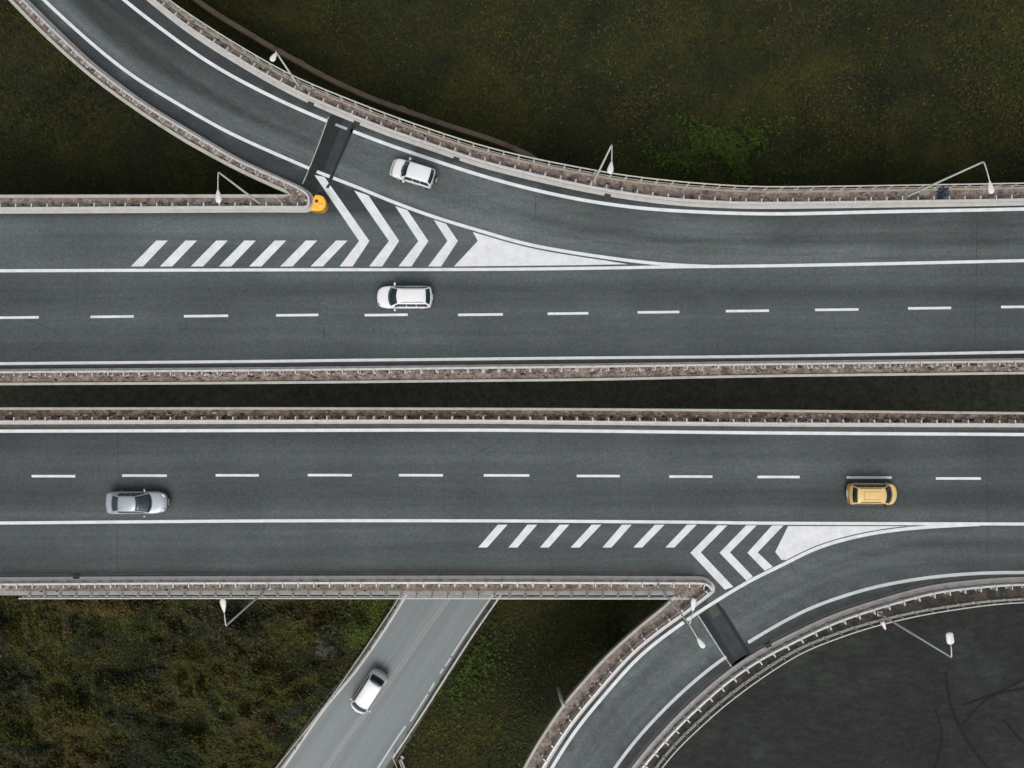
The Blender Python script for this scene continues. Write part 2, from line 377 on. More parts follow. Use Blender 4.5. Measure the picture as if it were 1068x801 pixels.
er = sheet('gap_lift_sheet', [np.vstack([off(E3, -.6), off(E4, .6)[::-1]])*(H-GZ)/H], GZ+.045, GAP_LIFT); er['kind'] = 'structure'  # paler sheet added to brighten the shaded gap between the decks
marks = [[(986, 700), (990, 730), (1004, 765), (1030, 801), (1060, 830)], [(1000, 760), (1030, 728), (1068, 718), (1110, 715)], [(975, 740), (983, 765), (975, 801)], [(1045, 750), (1068, 775), (1090, 800)], [(1005, 735), (1040, 722), (1075, 705)]]
for i_, (mk, wd) in enumerate(zip(marks, (.34, .22, .24, .26, .2))):
    ribbon('tyre_mark', [curve(mk, GZ, smooth=3)], wd, GZ+.026+.004*i_, tr_m, yo)

# lower local road
rl = curve([(240, 866), (290.5, 803), (333, 743), (368, 700), (398, 657.5), (421.5, 617.5), (452, 562), (488, 508), (545, 468), (640, 452), (900, 448), (1500, 448)], GZ, smooth=4)
rr_ = curve([(362, 866), (411, 796), (441, 746.7), (470, 700), (497, 657), (521.5, 619), (545, 582), (582, 554), (640, 544), (900, 542), (1500, 542)], GZ, smooth=4)
lr = sheet('local_road', [np.vstack([rl, rr_[::-1]])], GZ+.03, A_PALE); lr['kind'] = 'structure'
wl = curve([(244, 866), (295.5, 801), (336.4, 742), (371.3, 700), (401, 657.5), (425.5, 617.5), (456, 562), (491, 511), (547, 472), (640, 456), (900, 452), (1500, 452)], GZ, smooth=4)
ribbon('edge_line', [wl], .20, GZ+.034, paint_mat('road_paint_worn', (.62, .60, .56), .9), lr)
wr = [[(352, 866), (399, 793.3), (414, 770), (423, 757)], [(428, 752.3), (439, 735), (446, 724)], [(447.5, 721), (450.6, 716.4), (453, 712)], [(459, 702.6), (462, 697.5)], [(464.5, 694.5), (467.5, 690.6), (470, 686)], [(471, 684), (480, 670), (492.5, 651), (516, 617.5), (540, 580), (580, 550), (640, 540), (900, 538), (1500, 538)]]
ribbon('edge_line', [curve(q, GZ, smooth=1) for q in wr], .16, GZ+.034, DULL, lr)
cl = curve([(290, 866), (330, 815), (348, 789), (375.7, 751), (412.4, 702.6), (438.8, 663.8), (467.5, 625), (500, 572), (535, 530), (590, 506), (660, 498), (900, 496), (1500, 496)], GZ, smooth=6)
ribbon('centre_line', [off(cl, -.12), off(cl, .14)], .07, GZ+.034, paint_mat('road_paint_thin', (.34, .355, .355), 1.0), lr)
vg = MB().sweep(rr_, [(-.42, GZ+.02), (-.42, GZ+.07), (.10, GZ+.10), (.10, GZ+.02)]); vo_ = vg.build('road_verge', DARKDIRT); vo_['kind'] = 'structure'
vg = MB().sweep(off(rl, -.22), [(-.2, GZ+.02), (-.2, GZ+.12), (.22, GZ+.10), (.22, GZ+.02)]); vo_ = vg.build('road_verge', DARKDIRT); vo_['kind'] = 'structure'

# ------------------------------------------------------------------ decks
def asphalt(name, poly, ramp_lines, mat, wear_vignette_fn, z=0.0):
    poly = np.asarray(poly); mn, mx = poly.min(0), poly.max(0); st = .8
    gx, gy = np.meshgrid(np.arange(mn[0], mx[0], st), np.arange(mn[1], mx[1], st)); g = np.c_[gx.ravel(), gy.ravel()]
    g = g[inside(g, poly)]; D, _, _ = dist(g, np.vstack([poly, poly[:1]])); g = g[D > .35]
    allp = np.vstack([poly, g]); n = len(poly)
    v, e, f, *_ = delaunay_2d_cdt([Vector(a) for a in allp], [(i, (i+1) % n) for i in range(n)], [], 1, 1e-4)
    v = np.array([(a.x, a.y) for a in v]); fs = []
    for t in f:
        a, b, c = (v[i] for i in t[:3]); cr = (b[0]-a[0])*(c[1]-a[1])-(b[1]-a[1])*(c[0]-a[0])
        fs.append(tuple(t) if cr > 0 else tuple(t)[::-1])
    me = mesh(name, np.c_[v, np.full(len(v), z)], fs)
    La, Lb = ramp_lines
    Da, Aa, Sa = dist(v, La); Db, Ab, Sb = dist(v, Lb)
    rampness = ((Sa*Sb) < 0).astype(float)
    lat = Da/(Da+Db+1e-6)*4.5
    at = me.attributes.new('road', 'FLOAT_VECTOR', 'POINT'); at.data.foreach_set('vector', np.c_[Aa, lat, rampness].astype('f4').ravel())
    wv = wear_vignette_fn(v, rampness, lat, Da, Db); aw = me.attributes.new('wear_vignette', 'FLOAT', 'POINT'); aw.data.foreach_set('value', np.clip(wv, 0, 1).astype('f4'))
    o = link(name, me, mat); o['kind'] = 'structure'; return o
def G(x, m, s): return np.exp(-((x-m)/s)**2)
L1R = np.vstack([L1, PP([(770, 277.9), (800, 277.4), (925, 275), (1068, 271.8), (X1, 267)])]); L3R = np.vstack([L3, PP([(1068, 546.6), (X1, 547)])])
def wear_vignette_up(v, r, lat, Da, Db):
    px = v[:, 0]*F/H+NX; py = -v[:, 1]*F/H+NY
    ws = .44 + .20*G(py, 287, 7) - .17*G(py, 306, 9) + .10*G(py, 322, 6) + .06*G(py, 342, 9) - .20*G(py, 371, 8) + .20*G(py, 250, 22) - .13*np.clip((110-px)/110, 0, 1) - .15*np.clip((px-960)/90, 0, 1)  # closing terms paint lens vignette into the asphalt at both ends
    wr_ = .45 + .35*G(lat, .9, .7)+.10*G(lat, 2.9, .5)-.22*G(lat, 2.1, .5)-.10*G(lat, 4, .5)
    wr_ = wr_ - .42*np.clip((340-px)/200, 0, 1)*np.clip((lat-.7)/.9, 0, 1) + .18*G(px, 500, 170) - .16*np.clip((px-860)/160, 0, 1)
    rest = .55 - .25*G(Da, .5, .5)*(px < 330) + .2*G(px, 400, 150)
    ws = np.where((py < 276) & (px < 700), rest+.05, ws)
    ws = np.where((py < 225) & (r < .5), .12, ws)
    return np.where(r > .5, wr_, ws)
def wear_vignette_lo(v, r, lat, Da, Db):
    px = v[:, 0]*F/H+NX; py = -v[:, 1]*F/H+NY
    ws = .42 - .10*G(py, 455, 6) + .10*G(py, 480, 10) - .12*G(py, 519, 11) + .16*G(py, 537, 6) + .16*G(py, 565, 13) - .36*G(py, 600, 9) - .13*np.clip((110-px)/110, 0, 1) - .12*np.clip((px-960)/90, 0, 1)  # both ends darkened here too, as painted lens vignette
    ws = ws + .10*G(px, 600, 260)
    wr_ = .50 + .18*G(lat, .8, .5) - .16*G(lat, 1.7, .5) + .14*G(lat, 2.7, .5) - .12*G(lat, 3.9, .5)
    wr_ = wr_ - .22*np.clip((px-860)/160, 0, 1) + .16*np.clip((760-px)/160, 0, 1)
    ws = np.where((py > L4min) & (r < .5) & (px > 590), .16, ws)
    return np.where(r > .5, wr_, ws)
L4min = 556
up_poly = np.vstack([K2, K3[::-1], K1[::-1]])
lo_poly = np.vstack([K4, K6[::-1], K5[::-1]])
def wear_vignette_lo2(v, r, lat, Da, Db):
    w_ = wear_vignette_lo(v, r, lat, Da, Db)
    px = v[:, 0]*F/H+NX; py = -v[:, 1]*F/H+NY
    # lane side of the slip-road paint: outside L4 dark gutter, gore area clean
    gore = (r < .5) & (py > 548) & (py < 625) & (px < 1000) & (Da < Db)
    w_ = np.where(gore, .50+.12*G(px, 640, 190)+.06*G(py, 565, 12)-.48*G(py, 601, 9)*(px < 725)-.16*np.clip((130-px)/120, 0, 1), w_)  # left-end darkening is the painted vignette again
    return w_
road_u = asphalt('upper_road', up_poly, (L1R, L2), A_UP, wear_vignette_up)
road_l = asphalt('lower_road', lo_poly, (L3R, L4), A_LO, wear_vignette_lo2)

du = np.vstack([E2, E3[::-1], E1[::-1]]); dl = np.vstack([E4, E6[::-1], E5[::-1]])
deck_u = prism(du*1.0, -.28, -.012).build('upper_bridge_deck', SLAB); deck_u['kind'] = 'structure'
deck_l = prism(dl*1.0, -.28, -.012).build('lower_bridge_deck', SLAB); deck_l['kind'] = 'structure'

for pl_, dk_ in ((up_poly, deck_u), (lo_poly, deck_l)): prism(pl_, -1.5, -.275).build('girder', SLAB, dk_)
def side(K, E, sg, walk, parent_name, kw=.30, bw=.26, kz=.13, bz=.22, wz=.09, bm=None, part=None):
    """kerb, dirty walkway and edge beam along one side; sg=+1 when the outside is to the right of travel"""
    k = MB().sweep(K, [(0, -.01), (0, kz-.03), (sg*.03, kz), (sg*kw, kz), (sg*kw, -.01)]).build('kerb', KERB); k['kind'] = 'structure'
    a = off(K, sg*(kw-.002)); b = off(E, -sg*(bw-.002))
    wv = prism(np.vstack([a, b[::-1]]), -.011, wz).build('walkway', walk); wv['kind'] = 'structure'
    pr = [(0, -.30), (0, bz-.02), (-sg*.02, bz), (-sg*bw, bz), (-sg*bw, -.30)]
    if part:      # straight ledge, then the narrower cream coping of the slip road
        e = MB().sweep(part[0], pr).build('edge_beam', bm); e['kind'] = 'structure'
        wv = prism(np.vstack([off(part[1], -.20), off(part[1], -.37)[::-1]]), -.011, wz-.003).build('walkway', walk); wv['kind'] = 'structure'
        E, bw, bm = part[1], .21, BEAM; pr = [(0, -.30), (0, .16), (-sg*.02, .18), (-sg*bw, .18), (-sg*bw, -.30)]
    e = MB().sweep(E, pr).build('edge_beam', bm or BEAM); e['kind'] = 'structure'
side(K2, E2, -1, WALK, 'u', bw=.2, bz=.11, bm=BEAM_TAN); side(K3, E3, 1, WALK, 'u', kw=.22, bw=.2); side(K1, E1, 1, WALK, 'u')
side(K4, E4, -1, WALK_RUST, 'l', bz=.15, kw=.22, bw=.2); side(K6, E6, 1, WALK_MOSS, 'l', kw=.40, bw=.10, bz=.03, wz=.02, bm=BEAM_DARK)
side(K5, E5, 1, WALK_PALE, 'l', bw=.36, bz=.10, bm=BEAM_GREY, part=(e5a, e5r))

# piers below the decks
pb = MB()
for x, y, wdt in [(-60, 300, 9), (250, 300, 9), (900, 300, 12), (520, 285, 12)]:
    a = P(x, y); pb.box(a[0]-.7, a[0]+.7, a[1]-wdt/2, a[1]+wdt/2, GZ, -1.5)
o = pb.build('bridge_piers', SLAB); o['kind'] = 'structure'; o.parent = deck_u
pb = MB()
for x, y, wdt in [(60, 520, 9), (330, 520, 9), (960, 572, 2.4)]:
    a = P(x, y); pb.box(a[0]-.7, a[0]+.7, a[1]-wdt/2, a[1]+wdt/2, GZ, -1.5)
a = P(668, 735); pb.tube([(a[0], a[1], GZ), (a[0], a[1], -1.5)], 1.0, 20)
o = pb.build('bridge_piers', SLAB); o['kind'] = 'structure'; o.parent = deck_l

# ------------------------------------------------------------------ road markings
def cut(path, a, b):
    """piece of a path between the samples nearest to two photo points"""
    pa, pb_ = np.array(P(*a)), np.array(P(*b)); q = resample(path, .1)
    i = np.hypot(*(q-pa).T).argmin(); j = np.hypot(*(q-pb_).T).argmin(); i, j = min(i, j), max(i, j)
    return resample(q[i:j+1], .4) if j-i > 8 else q[i:j+1]
Z1, Z2, Z3, Z4 = .004, .008, .012, .016
sheet('asphalt_patch', [PP([(344, 121.5), (347.5, 119.5), (366, 126), (347, 170), (338, 196), (333, 205.5), (316, 192.5), (323, 176), (333, 150)])], Z1, PATCH_A, road_u)
sheet('asphalt_patch', [PP([(358.5, 124.2), (372, 128.5), (347.5, 184.5), (344, 193), (341, 206), (333, 206), (328, 202), (331.5, 196), (340.5, 170), (352, 142)])], Z1+.002, PATCH_B, road_u)
sheet('asphalt_patch', [PP([(368.5, 127), (372, 128.5), (347.5, 184.5), (343, 195), (340.5, 194), (345, 183.5)])], Z2, PATCH_A, road_u)
sheet('asphalt_patch', [PP([(729, 641.6), (749, 628.6), (757, 638.5), (784.5, 683.5), (771, 693.2), (763, 695.5), (757, 685)])], Z1, PATCH_B, road_l)
sheet('asphalt_patch', [PP([(729, 641.6), (735, 637.8), (767, 689), (763, 695.5), (757, 685)]), PP([(747, 630), (749, 628.6), (757, 638.5), (784.5, 683.5), (771, 693.2), (779, 683)])], Z1+.002, PATCH_A, road_l)
sheet('asphalt_patch', [PP([(738, 636), (746.5, 630.3), (752, 640), (744, 646)])], Z1+.003, simple('patch_brown', (.055, .06, .052), .85, 0, .3, 2), road_l)
for rd, q in ((road_u, [(342.6, 122), (332.6, 150), (322.6, 175.5), (315.5, 192)]), (road_l, [(728.2, 642), (756, 685.5), (765, 698)])):
    ribbon('expansion_joint', [curve(q, smooth=1)], .07, Z2+.001, JOINT, rd)
JD = simple('joint_sealant', (.022, .023, .024), .8, 0, .3, 3)
ribbon('deck_joint', [PP([(1019, 208), (1018, 290), (1017, 371)]), PP([(557.5, 204), (559, 212), (557.5, 226)])], .04, Z1+.001, JD, road_u)
ribbon('deck_joint', [PP([(123, 446), (123, 520), (122.5, 598)]), PP([(1030, 448), (1030, 520), (1030, 592)])], .035, Z1+.001, JD, road_l)
# hatched stripes and chevrons of the upper gore
def quad_bars():
    out = []
    for xb in (136.5, 166.8, 199, 228.3, 259.9, 292.3, 323.9):
        out.append(PP([(xb, 277.9), (xb+12.8, 277.9), (xb+38.6, 250.9), (xb+26.6, 250.9)]))
    ch = [(374.5, 385.3, 354.2, (328, 182.6), (338.4, 184.6)), (405.6, 416.3, 385, (369.3, 198.7), (384.2, 203.8)), (436.3, 446.8, 415.6, (412.2, 215), (425.0, 219.2)), (466.7, 477.5, 446.5, (452.4, 229.3), (465.3, 233.4))]
    for xi, xo, xb, ul, ur in ch:
        out.append(PP([ul, (xi, 251.4), (xb, 277.9), (xb+13.6, 277.9), (xo, 251.4), ur]))
    l1i = off(L1, .25); a = cut(l1i, (492.5, 243), (632, 273.5))
    out.append(np.vstack([a, PP([(655, 275.6), (600, 276.6), (473.5, 277.9), (498.3, 251.3)])]))
    return out
ub = quad_bars()
sheet('hatch_marking', ub[1:], Z2+.002, WHITE, road_u)
sheet('hatch_marking', ub[:1], Z2+.002, WHITE, road_u)
sheet('asphalt_patch', [PP([(344.2, 189.0), (346.2, 190.5), (342.6, 196.6), (339.6, 195.6)])], Z3, PATCH_B, road_u)
ribbon('edge_line', [cut(L1, (-38, -90), (322.6, 175.7)), cut(L1, (330, 179), (343.5, 184.5)), cut(L1, (346.8, 185.8), (740, 277.8))], .26, Z2, WHITE, road_u)
ribbon('edge_line', [cut(L2, (28, -90), (341.8, 126.7)), cut(L2, (365.3, 135.8), (X1, 213))], .27, Z2, WHITE, road_u)
ribbon('edge_line', [cut(L2, (349.5, 129.8), (362, 134.8))], .2, Z2+.004, FADED, road_u)
ribbon('edge_line', [MB_], .25, Z3, WHITE, road_u)
ribbon('edge_line', [M2], .23, Z2, WHITE, road_u)
ds = [(-150, -107, 332), (-58, -8, 331.6), (-2, 40.5, 331.2), (94.5, 139.5, 330.3), (191.8, 238, 329.6), (288, 332, 328.7), (380.3, 425.3, 328.5), (477.7, 524.4, 328.2), (571.2, 613.6, 327), (665, 708.5, 325.6), (757, 802, 324.3), (850, 895.5, 323), (947, 992, 321.4), (1044, 1090, 320), (1140, 1186, 318.6)]
ds = [d for d in ds if d[0] != -58]
ribbon('lane_dashes', [PP([(a, y+.2), ((a+b)/2, y), (b, y-.3)]) for a, b, y in ds], .2, Z2, WHITE, road_u)
# lower
ribbon('edge_line', [M4], .26, Z2, WHITE, road_l)
ribbon('edge_line', [M5], .25, Z3, WHITE, road_l)
ribbon('edge_line', [cut(L3, (543, 868), (713.5, 648.5)), cut(L3, (715.5, 647), (1022, 546.8))], .27, Z2, WHITE, road_l)
ribbon('edge_line', [cut(L4, (596, 880), (757, 685.3)), cut(L4, (780, 670), (X1, 596))], .26, Z2, DULL, road_l)
ds = [(-158, -112, 497), (-62, -17, 496.8), (33, 78.5, 496.6), (127.5, 174, 496), (225, 270, 495.7), (321, 367, 495.5), (416, 462, 495.6), (504.5, 552, 495.8), (601.5, 646.5, 496.4), (698, 743, 497), (790, 834, 497.4), (883, 930, 498), (976, 1023, 499), (1070, 1116, 499.8), (1164, 1210, 500.6)]
ribbon('lane_dashes', [PP([(a, y), ((a+b)/2, y), (b, y+.1)]) for a, b, y in ds], .2, Z2, WHITE, road_l)
k = 4.272
bars = [PP([(490+a/k, 571), (490+(a+40)/k, 571), (490+(c+43)/k, 547.2), (490+c/k, 547.2)]) for a, c in ((37, 125), (172, 257), (312, 400), (449, 543), (591, 678), (728, 825), (871, 968))]
chl = []
kk = 10.68
for tx0, tx1, ax, ix, b0, b1 in ((300, 412, 0, 115, (385, 801), (478, 768)), (620, 738, 325, 440, (625, 700), (697, 655)), (910, 1038, 635, 750, (830, 590), (917, 545))):
    f = lambda x, y: (720+x/kk, 540+y/kk)
    chl.append(PP([f(tx0, 85), f(ax, 390), (lambda q: q)(f(*b0)), f(*b1), f(ix, 385), f(tx1, 85)]))
l3i = off(L3, -.22); a = cut(l3i, (815.5, 586), (952, 549.5))
chl.append(np.vstack([PP([(822, 548.6), (808.5, 575.6), (815, 584)]), a[1:], PP([(948, 548.8)])]))
sheet('hatch_marking', bars+chl, Z2+.002, WHITE, road_l)

# thin dark film of grit in the gutters
ribbon('gutter_grit', [off(K3, -.10)], .16, Z1, DARKDIRT, road_u)
ribbon('gutter_grit', [off(K4, .12)], .2, Z1, DARKDIRT, road_l)
ribbon('gutter_grit', [off(K6, -.11)], .2, Z1, DARKDIRT, road_l)
ribbon('gutter_grit', [off(k5a[:-4], -.11)], .2, Z1, DARKDIRT, road_l)

# ------------------------------------------------------------------ guardrails and railings
def along(path, step, start=.3, stop=None):
    d = np.r_[0, np.cumsum(np.hypot(*np.diff(path, axis=0).T))]; t = np.arange(start, (stop or d[-1])-.1, step); tg = tang(path)
    x = np.interp(t, d, path[:, 0]); y = np.interp(t, d, path[:, 1])
    ax = np.interp(t, d, tg[:, 0]); ay = np.interp(t, d, tg[:, 1]); return [(a, b, math.atan2(d_, c)) for a, b, c, d_ in zip(x, y, ax, ay)]
def guardrail(label, K, sg, o_=.34, hgt=.72, wid=.18, step=1.24, reach=.32):
    path = off(K, sg*o_); mid = path[len(path)//2]; t = empty('guardrail', (0, 0, 0)); tag(t, label, 'guardrail')
    h = hgt; s = sg; hw = wid/2
    # folded W-beam with a flat top flange
    prof = [(-s*hw, h-.30), (-s*(hw-.05), h-.25), (-s*hw, h-.20), (-s*hw, h-.12), (-s*(hw-.05), h-.08), (-s*hw, h-.04), (-s*(hw-.02), h), (s*(hw-.02), h), (s*hw, h-.03), (s*(hw-.12), h-.05), (s*(hw-.14), h-.30)]
    MB().sweep(path, prof).build('beam', STEEL, t)
    # second, lower rub rail set back under the beam
    MB().sweep(path, [(-s*.03, .30), (-s*.03, .38), (s*.04, .38), (s*.04, .30)]).build('rub_rail', STEELP, t)
    pm = MB().box(-.05, .05, .02, reach, -.0, h-.06).box(-.05, .05, .0, reach+.02, h-.14, h-.05).box(-.11, .11, .0, reach+.06, 0, .025)
    me = fix(mesh('post', pm.v, pm.f)); me.materials.append(STEELP)
    pts = along(path, step)
    assert len(pts) <= 100, len(pts)
    for x, y, a in pts:
        p = link('post', me, None, t); p.location = (x, y, .1); p.rotation_euler = (0, 0, a if sg < 0 else a+math.pi)
    return t
guardrail('pale steel guardrail on the outer side of the upper curved slip road by the field', K2[12:], -1)
guardrail('pale steel guardrail that wraps round the nose with the yellow crash cushion', K1[6:], 1, .30)
guardrail('guardrail on the bottom edge of the upper carriageway, above the narrow dark gap', K3[16:-16], 1, .27)
guardrail('guardrail on the top edge of the lower carriageway, below the narrow dark gap', K4[16:-16], -1, .27)
guardrail('pale guardrail bordering the lower carriageway shoulder and bending round the double-headed lamp', K5[4:], 1, .42)
guardrail('bright guardrail on the inside of the lower right curve, facing the dark tarmac yard', K6[8:], 1, .46, reach=.34)

def railing(label, path, h=1.1, step=1.24, tw=.10, mids=(.55, .85), mat=None, z0=.2, post=.05):
    mat = mat or RAILP; t = empty('railing'); tag(t, label, 'railing'); q = tw/2
    MB().sweep(path, [(-q, h-.06), (-q, h), (q, h), (q, h-.06)]).build('top_rail', mat, t)
    for m_ in mids: MB().sweep(path, [(-.018, m_-.02), (-.018, m_+.02), (.018, m_+.02), (.018, m_-.02)]).build('mid_rail', mat, t)
    pm = MB().box(-post, post, -.03, .03, 0, h-z0-.05).box(-.09, .09, -.07, .07, 0, .02); me = fix(mesh('post', pm.v, pm.f)); me.materials.append(mat)
    pts = along(path, step); assert len(pts) <= 100, len(pts)
    for x, y, a in pts:
        p = link('post', me, None, t); p.location = (x, y, z0); p.rotation_euler = (0, 0, a)
    return t
railing('pale handrail on the outer edge of the upper curved slip road beside the field', off(E2, -.03)[14:-10], mids=(.26,), tw=.09)
r5 = catmull(PP([(28, 620.3), (300, 620.2), (715, 620.7)]), .6)
railing('thin pale handrail on the bottom edge of the lower carriageway, over the local road', r5, tw=.085, mids=(.6,))
railing('thin handrail along the lower right curve, over the dark tarmac yard', R6[6:-12], tw=.075, mids=(.14, .36), mat=RAILP, z0=.03, post=.035)

def low_rail(label, path, h, mat, post_step=2.0, wd=.07):
    t = empty('roadside_rail'); tag(t, label, 'roadside rail'); q = wd/2
    MB().sweep(path, [(-q, GZ+h-.12), (-q, GZ+h), (q, GZ+h), (q, GZ+h-.12)]).build('beam', mat, t)
    pm = MB().box(-.04, .04, -.04, .04, 0, h-.1); me = fix(mesh('post', pm.v, pm.f)); me.materials.append(mat)
    for x, y, a in along(path, post_step):
        p = link('post', me, None, t); p.location = (x, y, GZ); p.rotation_euler = (0, 0, a)
rrail = curve([(409.6, 790.8), (439.3, 746.7), (469, 700), (495, 660), (522.5, 620.6), (540, 594)], GZ+.8, smooth=3)
low_rail('thin pale rail on the right side of the local road, along the green verge', rrail, .8, RAILP, 2, .13)
low_rail('short bent rail end at the bottom of the local road', curve([(409.8, 791.5), (412.5, 797), (415, 806), (416, 816)], GZ+.8, step=.2, smooth=1), .8, RAILD, 1)
low_rail('thin weathered rail on the left side of the local road, along the brown shrubs', curve([(238, 864), (289, 799.8), (332.2, 744.8), (360, 707), (396, 654), (418, 620), (450, 560)], GZ+.7, smooth=3), .7, RAILD, 2, .10)
t = empty('drain_channel', (*P(417, 790, GZ), GZ)); tag(t, 'pale broken concrete channel piece in the grass beside the bent rail end', 'channel')
a = P(417.8, 790); m = MB(); q = curve([(417.6, 791), (420, 796.5), (424, 806)], GZ, step=.3, smooth=0) - np.array(P(417, 790, GZ))
m.sweep(q, [(-.16, .1), (-.16, .35), (-.08, .35), (-.05, .18), (.05, .18), (.08, .35), (.16, .35), (.16, .1)]); m.build('trough', BEAM, t)
q = curve([(418.5, 787.5), (421.5, 789.6)], GZ, step=.2, smooth=0) - np.array(P(417, 790, GZ))
MB().sweep(q, [(-.1, .1), (-.1, .3), (.1, .3), (.1, .1)]).build('loose_slab', BEAM, t)

# retaining wall on the ground beyond the upper slip road
wallp = curve([(120, -70), (165, -30), (205.6, 0), (228, 16), (246.8, 27), (284.3, 49.6), (310, 63.5), (333.7, 77.2), (374.9, 97), (400, 107), (428, 117), (465.5, 130), (500, 141), (528, 151), (556, 164), (590, 190)], GZ+.5, smooth=6)
m = MB().sweep(wallp, [(-.2, GZ-.1), (-.22, GZ+.5), (.22, GZ+.5), (.24, GZ-.1)])
o = m.build('retaining_wall', OCHRE); tag(o, 'low weathered brown wall in the grass following the curve of the upper slip road', 'wall')
o2 = MB()
for x, y, a in [q_ for q_ in along(wallp, 2.1) if random.random() < .45]:
    M = Matrix.Translation((x, y, GZ)) @ Matrix.Rotation(a, 4, 'Z'); w2 = random.uniform(.12, .4); o2.box(-w2, w2, -.02, random.uniform(.2, .34), 0, random.uniform(.3, .58), M)
o2.build('buttresses', OCHRE, o)

# ------------------------------------------------------------------ street lamps
def lamp(label, base_px, elbow_px, arms, headmat=None, z_base=.1, h=None, hw=.22, square=False):
    bx, by = P(*base_px)
    r = np.hypot(elbow_px[0]-NX, elbow_px[1]-NY)/np.hypot(base_px[0]-NX, base_px[1]-NY)
    h = h or H*(1-1/r)
    t = empty('street_lamp', (bx, by, z_base)); tag(t, label, 'street lamp', None)
    hz = h-z_base
    MB().tube([(0, 0, 0), (0, 0, .9), (0, 0, hz-.05)], [.10, .085, .055], 12).build('pole', LAMPM, t, True)
    MB().box(-.2, .2, -.2, .2, 0, .03).tube([(0, 0, .02), (0, 0, .3)], .12, 12).build('base_plate', STEELP, t)
    for h0, h1 in arms:     # photo points where the head starts and ends
        e = Vector((*(np.array(P(*h0, h+.25))-np.array((bx, by))), hz+.18)); e2 = Vector((*(np.array(P(*h1, h+.3))-np.array((bx, by))), hz+.22))
        pts = [Vector((0, 0, hz-.3)), Vector((0, 0, hz-.06)), Vector((e.x*.06, e.y*.06, hz+.02)), Vector((e.x*.22, e.y*.22, hz+.07)), Vector((e.x*.6, e.y*.6, hz+.14)), e]
        MB().tube(pts, [.055, .055, .05, .045, .04, .035], 10).build('arm', LAMPM, t, True)
        d = (e2-e); ln = d.length; d.normalize(); sd_ = Vector((-d.y, d.x, 0)).normalized(); upv = d.cross(sd_); upv = upv if upv.z > 0 else -upv
        V = []; Fc = []; n = 14; st = [(0, .05), (.10, hw*.8), (.2, hw*.95), (.5, hw), (.8, hw*.95), (.92, hw*.8), (1.0, .05)] if square else [(0, .05), (.12, .075), (.3, .14), (.5, hw*.86), (.72, hw), (.88, hw*.86), (.97, hw*.5), (1.0, .03)]
        for u, ww in st:
            for k_ in range(n):
                q = 2*math.pi*k_/n; V.append(e+d*(u*ln)+sd_*(math.cos(q)*ww)+upv*(math.sin(q)*ww*.42+.02))
        for i in range(len(st)-1):
            for k_ in range(n): Fc.append((i*n+k_, i*n+(k_+1) % n, (i+1)*n+(k_+1) % n, (i+1)*n+k_))
        Fc += [tuple(range(n)), tuple((len(st)-1)*n+k_ for k_ in range(n))]
        hd = MB().add(V, Fc).build('lamp_head', headmat or LAMPH, t, True)
        lc = e+d*(ln*.66)-upv*(hw*.30)
        MB().tube([lc, lc-upv*.08], [hw*.72, hw*.5], 14).build('lens', LENS, hd, True)
    return t
lamp('tall grey street lamp on the upper right walkway, next to the dark blue bag', (942, 206.5), (1026.5, 169.8), [((1032.6, 188), (1035, 202))])
lamp('tall grey street lamp leaning out over the brown shrubs at lower left', (280.5, 612.2), (237, 654), [((233.6, 639), (231.8, 624))])
lamp('tall street lamp with a square white head over the dark tarmac yard', (916.5, 639.6), (991.7, 686.4), [((992.3, 672.5), (990.3, 659.5))], hw=.27, square=True)
lamp('double-headed street lamp at the nose of the lower right slip road', (684.5, 607.8), (721, 650), [((723, 637.5), (724, 624)), ((727.3, 665.4), (735, 676))], hw=.2)
lamp('street lamp on the upper slip road walkway whose arm folds back beside its pole', (618.7, 190.9), (640, 152), [((638.2, 167.8), (636, 181))])
lamp('street lamp on the left walkway beside the narrow dark wedge of grass', (273.5, 213.9), (227, 180.4), [((226.9, 197), (228, 211.5))])
lamp('shorter street lamp with its head by the brown wall, at upper left', (313.5, 92.5), (288.6, 52.6), [((288.2, 54.2), (282.6, 63.5))])

a = P(297.5, 214.3); o = MB().tube([(0, 0, 0), (0, 0, 2.7)], .05, 10).box(-.12, .12, -.12, .12, 0, .03).build('marker_post', LAMPM, None, False)
o.location = (a[0], a[1], .1); tag(o, 'thin bare grey post standing inside the nose of the left walkway', 'post')
# small spotlight by the lower right railing
a = P(912.5, 645); t = empty('spotlight', (a[0], a[1], .1)); tag(t, 'small pinkish white spotlight on a bracket at the lower right handrail', 'spotlight')
MB().tube([(0, 0, 0), (0, 0, .9), (.15, -.2, 1.0)], .035, 8).build('bracket', RAILD, t, True)
MB().tube([(.02, .12, 1.02), (.06, 0, 1.02), (.26, -.46, 1.0), (.3, -.55, 1.0)], [.19, .18, .09, .03], 12).build('shade', simple('spot_shade', (.72, .58, .60), .5), t, True)
# drain pipe on the outside of the lower slip road
a = P(589.4, 736.3); t = empty('drain_pipe', (a[0], a[1], 0)); tag(t, 'pale drain pipe hanging from the outer edge of the lower slip road', 'drain pipe')
b = off(E5, .12)[np.hypot(*(E5-np.array(a)).T).argmin()]; dx, dy = b[0]-a[0], b[1]-a[1]
MB().tube([(dx*.2, dy*.2, .26), (dx*.9, dy*.9, .24), (dx*1.15, dy*1.15, .1), (dx*1.3, dy*1.3, -.3), (dx*1.3-.1, dy*1.3+.1, -2.3)], .14, 12).build('pipe', concrete('pipe_plastic', (.5, .5, .47)), t, True)

